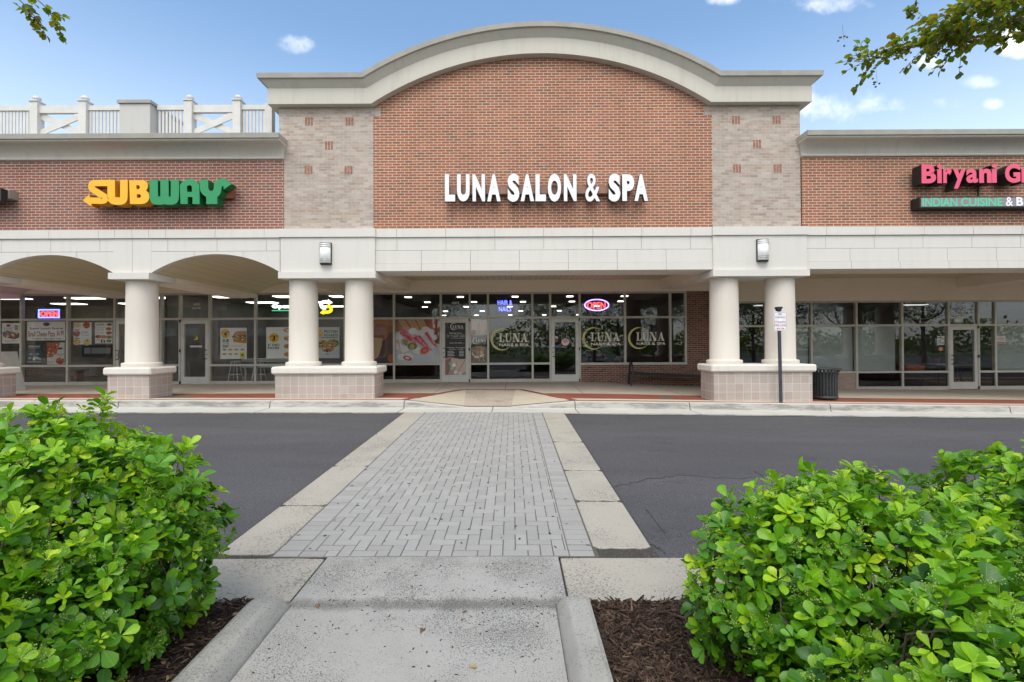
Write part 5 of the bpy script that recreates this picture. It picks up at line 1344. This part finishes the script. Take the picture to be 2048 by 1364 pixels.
# ------------------------------------------------------------------ leaves and plants
def leaf_template(rows, fold, droop):
    T, Fc = [], []
    for t, w in rows:
        z = -droop*t*t
        for s in (-1, 0, 1): T.append((s*w, t, z+(fold*w if s else 0)))
    n = len(rows)
    for i in range(n-1):
        for j in (0, 1): Fc.append((i*3+j, i*3+j+1, (i+1)*3+j+1, (i+1)*3+j))
    T.append((0, 1.0, -droop)); k = len(T)-1
    Fc += [((n-1)*3, (n-1)*3+1, k), ((n-1)*3+1, (n-1)*3+2, k)]
    return T, Fc
OBO, OBOF = leaf_template([(0,.03),(.22,.16),(.48,.37),(.72,.5),(.9,.36),(.97,.18)], .22, .16)
ELL, ELLF = leaf_template([(0,.03),(.25,.36),(.5,.5),(.78,.33)], .25, .18)
def leaf_mat(name, stops, trans=.35, rough=.32, vein=True, tcol=1.0):
    n = NT(name); tone = n.new('Attribute', {'attribute_name': 'tone'}).outputs['Fac']; luv = n.new('Attribute', {'attribute_name': 'luv'}).outputs['Vector']
    sp = n.new('SeparateXYZ', Vector=luv)
    c = n.ramp(tone, stops)
    p = n.pos(); c = n.mix(n.math('MULTIPLY', n.step(n.noise(p, 45, 3), .35, .7), .3), c, n.mix(1, c, (.72,.78,.6), 'MULTIPLY'))
    nm = None
    if vein:
        ax = n.math('ABSOLUTE', sp.outputs[0])
        mid = n.math('SUBTRACT', 1.0, n.step(ax, .015, .05))
        lat = n.math('FRACT', n.math('ADD', n.math('MULTIPLY', sp.outputs[1], 7.0), n.math('MULTIPLY', ax, -5.0)))
        latm = n.step(n.math('ABSOLUTE', n.math('SUBTRACT', lat, .5)), .43, .5)
        v = n.math('MAXIMUM', mid, n.math('MULTIPLY', latm, .3))
        c = n.mix(n.math('MULTIPLY', v, .45), c, n.mix(1, c, (1.9,1.6,2.2), 'MULTIPLY'))
        nm = n.bump(n.math('SUBTRACT', 1.0, v), .3, .002)
    b = n.n.new('ShaderNodeBsdfPrincipled'); n.set(b, 'Base Color', c); n.set(b, 'Roughness', rough); n.set(b, 'Specular IOR Level', .45)
    if nm is not None: n.set(b, 'Normal', nm)
    tr = n.new('BsdfTranslucent'); n.set(tr, 'Color', n.mix(1, c, (1.25*tcol,1.15*tcol,.5), 'MULTIPLY'))
    mx = n.new('MixShader', Fac=trans); n.t.links.new(b.outputs[0], mx.inputs[1]); n.t.links.new(tr.outputs[0], mx.inputs[2]); n.t.links.new(mx.outputs[0], n.out.inputs[0])
    return n.mat
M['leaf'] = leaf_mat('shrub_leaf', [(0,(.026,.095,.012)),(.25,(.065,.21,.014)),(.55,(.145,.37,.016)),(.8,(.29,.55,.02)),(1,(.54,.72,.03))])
M['tleaf'] = leaf_mat('tree_leaf', [(0,(.055,.095,.016)),(.5,(.10,.165,.02)),(.8,(.15,.20,.025)),(1,(.20,.13,.035))], .65, .4, False, 1.5)
M['bark'] = plain('twig_bark', (.10,.07,.05), .85, .3, 40, .5)
M['tbark'] = plain('tree_bark', (.16,.12,.09), .8, .25, 9, .6, fine=40)
M['bud'] = plain('green_flower_bud', (.26,.38,.08), .6, .2, 30)
OCT = [(0,0,0),(.5,.5,0),(0,.5,.5),(-.5,.5,0),(0,.5,-.5),(0,1,0)]
OCTF = [(0,1,2),(0,2,3),(0,3,4),(0,4,1),(5,2,1),(5,3,2),(5,4,3),(5,1,4)]
def shrub(label, base, ells, nros, leafL=(.042,.088), young=.14, seed=1, top=1.2, nshoot=60):
    global rng
    rng = np.random.default_rng(seed); random.seed(seed)
    o = thing('shrub', label, 'shrub', base, 'leafy shrubs beside the path')
    C = np.array([e[0] for e in ells]); Rd = np.array([e[1] for e in ells])
    vol = np.array([r[0]*r[1]+r[1]*r[2]+r[0]*r[2] for r in Rd]); vol = vol/vol.sum()
    pts, nrm, dep = [], [], []
    while len(pts) < nros:
        e = rng.choice(len(ells), p=vol); d = rng.normal(size=3); d /= np.linalg.norm(d)
        lump = 1+.10*math.sin(d[0]*7+e)*math.sin(d[1]*6+2*e)+.07*math.sin(d[2]*11+e*3)
        deep = rng.random() < .28
        s = lump*((rng.uniform(.55, .9) if deep else rng.uniform(.92, 1.06))+(.12*rng.random() if rng.random() < .06 else 0))
        p = C[e]+Rd[e]*d*s
        gap = math.sin(p[0]*9.1+seed)*math.sin(p[1]*7.7+2*seed)+math.sin(p[2]*10.3+p[0]*5.0)*.9
        if gap > .8 and not deep and rng.random() < .9: continue
        q = (((p-C)/Rd)**2).sum(1); q[e] = 9
        if (q < .62).any() and not deep: continue
        if p[2] < zb(p[0], p[1])+.05: continue
        n = d/Rd[e]; n /= np.linalg.norm(n)
        pts.append(p); nrm.append(n); dep.append(deep)
    # shoots that stick out of the crown, each with several whorls along it
    shoots = []
    for i in rng.choice(len(pts), nshoot, replace=False):
        if dep[i] or nrm[i][2] < -.1: continue
        d = nrm[i]*.7+np.array([0,0,.8])+rng.normal(size=3)*.3; d /= np.linalg.norm(d); ln = rng.uniform(.07, .17); p = pts[i]
        shoots.append((p-d*.05, p+d*ln*.5+rng.normal(size=3)*.006, p+d*ln))
        for t in (.45, .75, 1.0): pts.append(p+d*ln*t); nrm.append(d); dep.append(False)
    pts, nrm = np.array(pts), np.array(nrm)
    A, N, Pn, Ls, Ws, tn = [], [], [], [], [], []
    for p, n, dp in zip(pts, nrm, dep):
        ax = n*.75+np.array([0,0,.65])+rng.normal(size=3)*.35; ax /= np.linalg.norm(ax)
        t1 = np.cross(ax, [0.3,.8,.1]); t1 /= np.linalg.norm(t1); t2 = np.cross(ax, t1)
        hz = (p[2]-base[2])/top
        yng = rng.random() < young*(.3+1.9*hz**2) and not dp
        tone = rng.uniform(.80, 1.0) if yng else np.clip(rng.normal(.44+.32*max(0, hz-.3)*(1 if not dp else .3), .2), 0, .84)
        k = rng.integers(5, 9); a0 = rng.uniform(0, 6.28); size = rng.uniform(*leafL)*(.72 if yng else 1)
        for i in range(k):
            w = a0+i*2.399; el = rng.uniform(.45, 1.35) if i < 5 else rng.uniform(1.2, 1.75)
            a = ax*math.cos(el)+(t1*math.cos(w)+t2*math.sin(w))*math.sin(el)
            nn = ax*math.sin(el)-(t1*math.cos(w)+t2*math.sin(w))*math.cos(el)+rng.normal(size=3)*.18
            L = size*rng.uniform(.75, 1.15)*(.8 if i < 2 else 1)
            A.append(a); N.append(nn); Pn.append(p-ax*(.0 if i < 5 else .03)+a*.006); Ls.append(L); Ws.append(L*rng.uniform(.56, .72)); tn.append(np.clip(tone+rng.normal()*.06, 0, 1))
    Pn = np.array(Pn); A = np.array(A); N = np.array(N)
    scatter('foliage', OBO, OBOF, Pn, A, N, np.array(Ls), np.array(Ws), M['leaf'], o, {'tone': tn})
    # stems
    mb = MB(); roots = [np.array([c[0]*.85+base[0]*.15, c[1]*.85+base[1]*.15, zb(c[0], c[1])]) for c in C]
    idx = rng.choice(len(pts), min(len(pts), 330), replace=False)
    for i in idx:
        p = pts[i]; r = min(roots, key=lambda q: ((q-p)[:2]**2).sum())
        m1 = r*.62+p*.38+rng.normal(size=3)*.05; m1[2] = r[2]*.5+p[2]*.5; m2 = r*.22+p*.78+rng.normal(size=3)*.035
        mb.tube([r+np.append(rng.normal(size=2)*.03, 0), m1, m2, p], [.011, .0065, .0042, .0022], 4, cap=False)
    for q in shoots: mb.tube(q, [.003, .0022, .0014], 4, cap=False)
    mb.build('stems', M['bark'], o)
    # flower sprays
    bp, bd = [], []; mb = MB()
    for i in rng.choice(len(pts), int(len(pts)*.36), replace=False):
        if dep[i]: continue
        p = pts[i]; ax = nrm[i]*.6+np.array([0,0,.8]); ax /= np.linalg.norm(ax)
        for s in range(rng.integers(2, 5)):
            d = ax+rng.normal(size=3)*.45; d /= np.linalg.norm(d); e = p+d*rng.uniform(.035, .07)
            mb.tube([p, e], [.0011, .0009], 3, cap=False)
            for q in range(rng.integers(5, 10)):
                bp.append(e+rng.normal(size=3)*.009); bd.append(d)
    mb.build('flower_stalks', M['bud'], o)
    n = len(bp); scatter('flower_buds', OCT, OCTF, np.array(bp), rvec(n), rvec(n), rng.uniform(.005, .009, n), rng.uniform(.005, .008, n), M['bud'], o, {'tone': np.zeros(n)})
    return o
shrub('tall rounded green shrub filling the left bed, beside the path kerb', (-2.5, 2.4, .12),
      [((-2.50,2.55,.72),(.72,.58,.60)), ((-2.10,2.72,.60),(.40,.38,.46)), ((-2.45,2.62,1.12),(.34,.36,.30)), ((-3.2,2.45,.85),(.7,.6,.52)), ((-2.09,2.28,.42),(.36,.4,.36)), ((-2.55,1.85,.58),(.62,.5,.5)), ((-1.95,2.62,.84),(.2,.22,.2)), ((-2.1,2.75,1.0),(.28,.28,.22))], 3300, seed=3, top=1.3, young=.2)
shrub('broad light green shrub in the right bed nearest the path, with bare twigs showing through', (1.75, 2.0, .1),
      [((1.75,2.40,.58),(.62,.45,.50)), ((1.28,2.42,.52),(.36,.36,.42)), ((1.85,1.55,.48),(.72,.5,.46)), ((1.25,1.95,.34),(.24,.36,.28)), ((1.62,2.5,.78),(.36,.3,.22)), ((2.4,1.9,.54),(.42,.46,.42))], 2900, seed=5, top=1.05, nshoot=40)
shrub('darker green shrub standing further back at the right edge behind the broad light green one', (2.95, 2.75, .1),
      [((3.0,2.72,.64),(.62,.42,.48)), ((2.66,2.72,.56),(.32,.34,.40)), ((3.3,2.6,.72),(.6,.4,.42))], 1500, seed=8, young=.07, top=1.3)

n = 46; x = np.concatenate([rng.uniform(-1.95, AX0-.24, 26), rng.uniform(AX1+.28, 1.3, 14), rng.uniform(AX0+.1, AX1-.05, 6)]); y = rng.uniform(1.9, 3.1, n)
z = np.array([(zb(a, b)+.022 if a < AX0-.2 or a > AX1+.2 else zr(a, b)+.008) for a, b in zip(x, y)]); A = rvec(n); A[:, 2] *= .25
L = rng.uniform(.03, .06, n)
def dry():
    nn = NT('dry_leaf'); r = nn.new('Attribute', {'attribute_name': 'tone'}).outputs['Fac']
    return nn.finish(nn.ramp(r, [(0,(.16,.08,.035)),(.6,(.30,.17,.08)),(1,(.36,.27,.10))]), .7)
o = scatter('fallen_leaves', OBO, OBOF, np.stack([x, y, z], 1), A, np.tile([0,0,1.], (n,1))+rng.normal(size=(n,3))*.3, L, L*.6, dry(), None, {'tone': rng.random(n)})
tag(o, 'dry tan leaves lying on the bark mulch and near path', 'leaf litter', kind='stuff')
# overhanging trees at both sides of the path
rng = np.random.default_rng(21); random.seed(21)
def bez(pts, n=3): return [Vector(p) for p in smooth3(pts, n)]
def smooth3(pts, it):
    pts = [Vector(p) for p in pts]
    for _ in range(it):
        q = [pts[0]]
        for a, b in zip(pts[:-1], pts[1:]): q += [a*.75+b*.25, a*.25+b*.75]
        pts = q+[pts[-1]]
    return pts
def crown_leaves(pts_axes, Lr, root, tone=(.3, .9), name='foliage', mat=None, wf=.9):
    Pn = np.array([p for p, a in pts_axes]); A = np.array([a for p, a in pts_axes]); n = len(Pn)
    N = np.array([0,0,1.])+rng.normal(size=(n,3))*.5; L = rng.uniform(*Lr, n)
    return scatter(name, ELL, ELLF, Pn, A, N, L, L*wf, mat or M['tleaf'], root, {'tone': rng.uniform(*tone, n)})
def tree(label, base, trunk, limbs, twigs, crown, group, ncrown, leafL=(.034,.058)):
    o = thing('tree', label, 'tree', base, group)
    pth = smooth3(trunk[0], 2); mb = MB(); mb.tube(pth, list(np.linspace(trunk[1], trunk[2], len(pth))), 10)
    mb.build('trunk', M['tbark'], o)
    mb = MB(); PA = []
    for pts, r0, r1 in limbs:
        q = smooth3(pts, 3); mb.tube(q, list(np.linspace(r0, r1, len(q))), 6)
    for pts, r0, n, spread, up in twigs:
        q = smooth3(pts, 3); mb.tube(q, list(np.linspace(r0, .0025, len(q))), 5)
        for k in range(n):
            t = (k+rng.random())/n; i = min(len(q)-2, int(t*(len(q)-1))); b = np.array(q[i]); d = np.array(q[i+1]-q[i]); d /= np.linalg.norm(d)+1e-9
            s = d*.6+rng.normal(size=3)*.55+np.array(up); s /= np.linalg.norm(s); ln = spread*rng.uniform(.35, 1.1)
            mid = b+s*ln*.5+rng.normal(size=3)*.012; e = b+s*ln; e[2] -= .01
            mb.tube([b, mid, e], [.0035, .0024, .0014], 4, cap=False)
            m = rng.integers(6, 11)
            for j in range(m):
                u_ = (j+.7)/m; p = b*(1-u_)+e*u_; a = s*.55+np.cross(s, rng.normal(size=3))*.9+np.array([0,0,-.12]); PA.append((p, a))
            PA.append((e, s))
    for c, r, n in crown:
        for _ in range(n):
            d = rng.normal(size=3); d /= np.linalg.norm(d); p = np.array(c)+np.array(r)*d*rng.uniform(.35, 1)**.6
            for j in range(7): PA.append((p+rng.normal(size=3)*.07, d+rng.normal(size=3)*.8+np.array([0,0,-.3])))
    mb.build('branches', M['tbark'], o)
    crown_leaves(PA, leafL, o, (.4, .98))
    return o
Y1 = 3.7
def pp(l, Y=Y1, dy=0): return [P(x, y, Y+dy*i) for i, (x, y) in enumerate(l)]
tree('tree reaching its long leafy branch into the sky at the upper right corner', (5.2, 2.2, .1),
     ([(5.2,2.2,.05),(5.3,2.15,1.2),(5.15,2.3,2.4),(5.3,2.4,3.6)], .11, .07),
     [([(5.15,2.3,2.4),(4.9,2.7,3.4),tuple(P(2260,-60,3.5)),tuple(P(2110,20,Y1))], .045, .014), ([(5.15,2.3,2.4),(4.8,2.9,3.2),tuple(P(2200,50,3.7)),tuple(P(2100,62,Y1+.2))], .04, .013), ([(5.3,2.4,3.4),(5.7,2,4.6),(6.2,1.7,5.4)], .06, .02)],
     [(pp([(2110,20),(2048,38),(1998,49),(1929,60),(1890,76)]), .011, 56, .32, (-.1,0,.25)),
      (pp([(2100,62),(2048,68),(1959,88),(1919,81),(1875,80),(1839,86),(1791,109),(1734,122)], Y1+.2), .010, 62, .23, (-.15,0,.5)),
      (pp([(2130,-40),(2048,-8),(1990,8),(1930,12)], Y1-.2), .010, 60, .30, (-.1,0,.1)),
      (pp([(1940,75),(1905,88),(1872,108)], Y1+.1), .005, 7, .1, (-.2,0,.1)),
      (pp([(1830,-60),(1836,-20),(1832,10),(1824,22)], Y1+.3), .004, 5, .08, (0,0,-.4))],
     [((6.3,1.9,5.6),(1.9,1.8,1.5),150)], 'trees beside the crossing', 0)
tree('tree dipping one small leafy twig into the upper left corner', (-5.6, 2.2, .1),
     ([(-5.6,2.2,.05),(-5.5,2.25,1.3),(-5.65,2.3,2.6),(-5.5,2.4,3.8)], .11, .07),
     [([(-5.65,2.3,2.6),(-5.1,2.9,3.8),tuple(P(-120,-90,3.6)),tuple(P(-20,-40,3.7))], .045, .01), ([(-5.5,2.4,3.6),(-5.9,2,4.6),(-6.3,1.7,5.4)], .06, .02)],
     [(pp([(-20,-40),(20,-18),(48,8),(66,28),(78,44)]), .006, 9, .13, (.2,0,-.3)), (pp([(-10,-44),(50,-20),(86,8),(102,28),(110,46)]), .006, 8, .12, (.25,0,-.3))],
     [((-6.5,1.9,5.6),(1.9,1.8,1.5),150)], 'trees beside the crossing', 0)
# seed capsules
rr = thing('seed_cluster', 'tiny dark seed capsules hanging in the air below the upper right branch', 'seeds', tuple(P(1752, 165, Y1)))
for (x, y, n) in ((1752,166,6),(1685,80,6),(1915,50,8),(1910,103,5),(1808,114,4)):
    c = P(x, y, Y1+.1); m = 6; mb = MB()
    for k in range(n): mb.lathe([(0,-.008),(.007,-.004),(.0085,.002),(.005,.007),(0,.009)], (c.x+random.gauss(0,.022), c.y+random.gauss(0,.02), c.z+random.gauss(0,.022)), 6)
    mb.tube([(c.x, c.y, c.z+.12), (c.x+.01, c.y, c.z)], .0012, 3); mb.build('seed_capsule', M['tbark'], rr)
# parking lot trees that the shop windows mirror
def lot_tree(x, y, s, proto=None):
    if proto is None:
        o = thing('tree', 'spreading dark tree in the car park mirrored in the shop windows', 'tree', (x, y, zr(x, y)-.02), 'car park trees')
        mb = MB(); b = o['origin']; mb.tube([(x,y,b[2]),(x+.05,y,1.2),(x,y+.05,2.2),(x+.05,y,3.6)], [.14,.11,.10,.05], 9); mb.build('trunk', M['tbark'], o)
        mb = MB(); PA = []
        for k in range(9):
            w = k*.75; e = np.array([x+1.7*math.cos(w), y+1.7*math.sin(w), 3.2+1.6*rng.random()]); mb.tube([(x,y,2.0+.1*k),(x*.5+e[0]*.5,y*.5+e[1]*.5,3.0),tuple(e)], [.05,.03,.012], 5)
            for j in range(90):
                p = e+rng.normal(size=3)*np.array([.68,.68,.48])
                for q in range(8): PA.append((p+rng.normal(size=3)*.10, rng.normal(size=3)))
        mb.build('branches', M['tbark'], o); crown_leaves(PA, (.06,.10), o, (0,.2))
        return o
    r = proto.copy(); COL.objects.link(r); r.location = (x, y, zr(x, y)-.02); r.rotation_euler = (0,0,x*1.7); r.scale = (s,s,s)
    for ch in proto.children: c = ch.copy(); COL.objects.link(c); c.parent = r
    return r
t0_ = lot_tree(3.2, -5.2, 1)
for x, y, s in ((-6.3,-7.5,1.15),(9.0,-8,1.15),(13.5,-12,1.2),(19.5,-6,1.15),(26.5,-5.5,1.2),(-14,-7,1.25),(-22,-7,1.3),(-29,-9,1.4),(-40,-10,1.5),(35,-8,1.4),(23,-9,1.4),(31,-7,1.3),(16.5,-7.5,1.3)): lot_tree(x, y, s, t0_)
n = 14000; x = rng.uniform(-90, 90, n); hgt = 4.2+1.4*np.sin(x*.17)+1.2*np.sin(x*.41+1)+4.0/(1+np.exp((x+22)*.3)); z = rng.uniform(0, 1, n)**.8*hgt
o = scatter('distant_woods', ELL, ELLF, np.stack([x, -52+rng.normal(size=n)*2, z], 1), rvec(n), rvec(n), rng.uniform(.3,.7,n), rng.uniform(.25,.6,n), M['tleaf'], None, {'tone': rng.uniform(0,.6,n)})
tag(o, 'far off belt of dark trees mirrored low in the shop windows', 'woods', kind='stuff')
# the shop row across the car park, mirrored in the left windows
ob_ = thing('shop_building', 'brick shop row far across the car park, mirrored in the left windows', 'building', (-45, -42, -.3))
mb = MB(); mb.box(-80, -13, -46, -42, -.4, 8.5); mb.build('brick_wall', M['wing_brick'], ob_)
mb = MB(); mb.box(-80.3, -12.7, -46.2, -41.6, 8.5, 9.2); mb.build('parapet', M['cornice'], ob_)
mb = MB(); mb.box(-80, -13, -41.9, -41.6, 3.4, 4.6); mb.build('fascia', M['panel'], ob_)
for k in range(7):
    mb = MB(); mb.box(-78+9*k, -71+9*k, -41.98, -41.9, .3, 3.3); mb.build('shop_window', M['dark'], ob_)
# parked cars that the shop windows mirror
def car(x, y, rot, paint, label):
    o = thing('parked_car', label, 'car', (x, y, zr(x, y)-.02), 'cars parked behind the photographer')
    z0 = zr(x, y)-.02; ca, sa = math.cos(rot), math.sin(rot)
    T = lambda u, v, z: (x+u*ca-v*sa, y+u*sa+v*ca, z0+z)
    def loft(st, m):
        mb = MB(); b = 0
        for (u, w, zl, zh, wt) in st: mb.v += [T(u,-w,zl), T(u,-w,(zl+zh)/2), T(u,-wt,zh), T(u,wt,zh), T(u,w,(zl+zh)/2), T(u,w,zl)]
        for i in range(len(st)-1):
            for j in range(5): mb.f.append((i*6+j, (i+1)*6+j, (i+1)*6+j+1, i*6+j+1)); mb.m.append(0); mb.smooth.append(False)
        mb.f.append(tuple(range(6))); mb.f.append(tuple(reversed(range(len(st)*6-6, len(st)*6)))); mb.m += [0,0]; mb.smooth += [False]*2
        return mb
    loft([(-2.25,.78,.35,.72,.7),(-2.1,.86,.25,.85,.76),(-1.2,.9,.22,.95,.8),(0,.91,.22,.98,.82),(1.0,.91,.22,.96,.82),(1.9,.87,.25,.84,.76),(2.2,.78,.32,.68,.66)], 0).build('body', paint, o)
    loft([(-1.75,.76,.9,.93,.7),(-1.1,.78,.9,1.34,.58),(-.3,.78,.92,1.44,.58),(.4,.78,.92,1.38,.58),(1.15,.76,.92,.96,.72)], 0).build('cabin_glass', M['cabin'], o)
    loft([(-1.0,.6,1.34,1.39,.55),(-.3,.6,1.42,1.47,.55),(.32,.6,1.37,1.42,.55)], 0).build('roof', paint, o)
    for u in (-1.4, 1.4):
        for v in (-.82, .82):
            mb = MB(); mb.tube([T(u, v-.1, .32), T(u, v+.1, .32)], .32, 16); mb.build('wheel', M['dark'], o)
    for v in (-.6, .6):
        mb = MB(); mb.hexa([T(2.1,v-.16,.56),T(2.23,v-.14,.56),T(2.23,v+.14,.56),T(2.1,v+.16,.56),T(2.1,v-.16,.7),T(2.18,v-.14,.7),T(2.18,v+.14,.7),T(2.1,v+.16,.7)]); mb.build('headlight', plain('headlight', (.6,.62,.65), .15, .02), o)
M['cabin'] = plain('car_glass', (.02,.025,.03), .06, .05)
def pt(n, c): return plain(n, c, .2, .02, spec=.6)
for x, rot, c, nm in ((-6.2,1.57,(.02,.022,.03),'black'),(-3.1,1.6,(.05,.055,.06),'dark grey'),(6.6,1.55,(.03,.035,.05),'dark blue'),(9.6,1.57,(.5,.5,.5),'silver'),(12.6,1.57,(.4,.42,.43),'pale grey'),(23.5,1.57,(.55,.56,.57),'white')):
    car(x, -6.2, rot, pt('car_paint', c), nm+' car parked behind the photographer and mirrored in the shop windows')

# ------------------------------------------------------------------ light and sky
SUN_EL, SUN_AZ = R_(56), R_(190)      # azimuth clockwise from +Y: behind the camera
ld = bpy.data.lights.new('sun', 'SUN'); ld.energy = 1.0; ld.angle = R_(35); ld.color = (1, .94, .84)
lo = bpy.data.objects.new('sun', ld); COL.objects.link(lo)
sd = Vector((math.sin(SUN_AZ)*math.cos(SUN_EL), math.cos(SUN_AZ)*math.cos(SUN_EL), math.sin(SUN_EL)))
lo.rotation_euler = (-sd).to_track_quat('-Z', 'Y').to_euler()
w = bpy.data.worlds.new('World'); sc.world = w; w.use_nodes = True
n = NT.__new__(NT); n.mat = w; n.t = w.node_tree; n.n = n.t.nodes; n.n.clear(); n.out = n.n.new('ShaderNodeOutputWorld')
sky = n.n.new('ShaderNodeTexSky'); sky.sky_type = 'NISHITA'; sky.sun_disc = False; sky.sun_elevation = SUN_EL; sky.sun_rotation = SUN_AZ
sky.air_density = 1.0; sky.dust_density = 2.2; sky.ozone_density = 1.3; sky.altitude = 100
d = n.new('TexCoord').outputs['Generated']; sp = n.new('SeparateXYZ', Vector=d)
yc = n.math('MAXIMUM', sp.outputs[1], .05); u_ = n.math('DIVIDE', sp.outputs[0], yc); w_ = n.math('DIVIDE', sp.outputs[2], yc)
front = n.math('GREATER_THAN', sp.outputs[1], .05)
nz = n.noise(d, 9, 7, .62)
m = None
for px, py, rx, ry, st in ((584,88,34,18,.8),(1715,206,115,40,1),(1690,215,60,26,1),(1890,206,44,18,.85),(1985,207,24,14,.8),(1850,124,40,16,.7),(1640,6,80,22,.95),(1450,-2,30,14,.8),(2040,85,40,24,.95),(1960,165,40,14,.5),(20,250,120,20,.4)):
    a = ray(px, py); u0, w0 = a.x/a.y, a.z/a.y
    e = n.math('ADD', n.math('POWER', n.math('DIVIDE', n.math('SUBTRACT', u_, u0), rx/F*1.25), 2.0), n.math('POWER', n.math('DIVIDE', n.math('SUBTRACT', w_, w0), ry/F*1.25), 2.0))
    v = n.math('MULTIPLY', n.step(n.math('ADD', n.math('SUBTRACT', .8, e), n.math('MULTIPLY', n.math('SUBTRACT', nz, .5), 5.0)), 0.0, 1.9), st)
    v = n.math('MULTIPLY', v, n.math('LESS_THAN', e, 6.0))
    m = v if m is None else n.math('MAXIMUM', m, v)
mf = n.math('MULTIPLY', m, front)
back = n.math('MULTIPLY', n.math('LESS_THAN', sp.outputs[1], .0), n.math('MULTIPLY', n.step(n.noise(d, 2.2, 7, .6), .36, .6), n.step(sp.outputs[2], -.02, .1)))  # unseen clouds added behind the camera to brighten and whiten the light
CLOUD = 7.6
skt = n.mix(1.0, sky.outputs[0], (.95,1.08,1.08), 'MULTIPLY')
hz = n.math('MULTIPLY', n.math('SUBTRACT', 1.0, n.step(sp.outputs[2], .10, .55)), .40)
skc = n.mix(hz, skt, (7.0,7.0,7.2))
col = n.mix(n.math('MAXIMUM', n.math('MULTIPLY', mf, .9), n.math('MULTIPLY', back, .85)), skc, (CLOUD*1.03, CLOUD*1.0, CLOUD*1.01))
bg = n.new('Background', Strength=.15); n.set(bg, 'Color', col); n.t.links.new(bg.outputs[0], n.out.inputs[0])
vs_ = sc.view_settings; vs_.view_transform = 'Standard'; vs_.look = 'None'; vs_.exposure = 0.76; vs_.gamma = 1.0; vs_.use_curve_mapping = False
sc.cycles.max_bounces = 8; sc.cycles.transparent_max_bounces = 16; sc.cycles.diffuse_bounces = 4; sc.cycles.glossy_bounces = 4
sc.cycles.use_denoising = True; sc.cycles.sample_clamp_indirect = 6
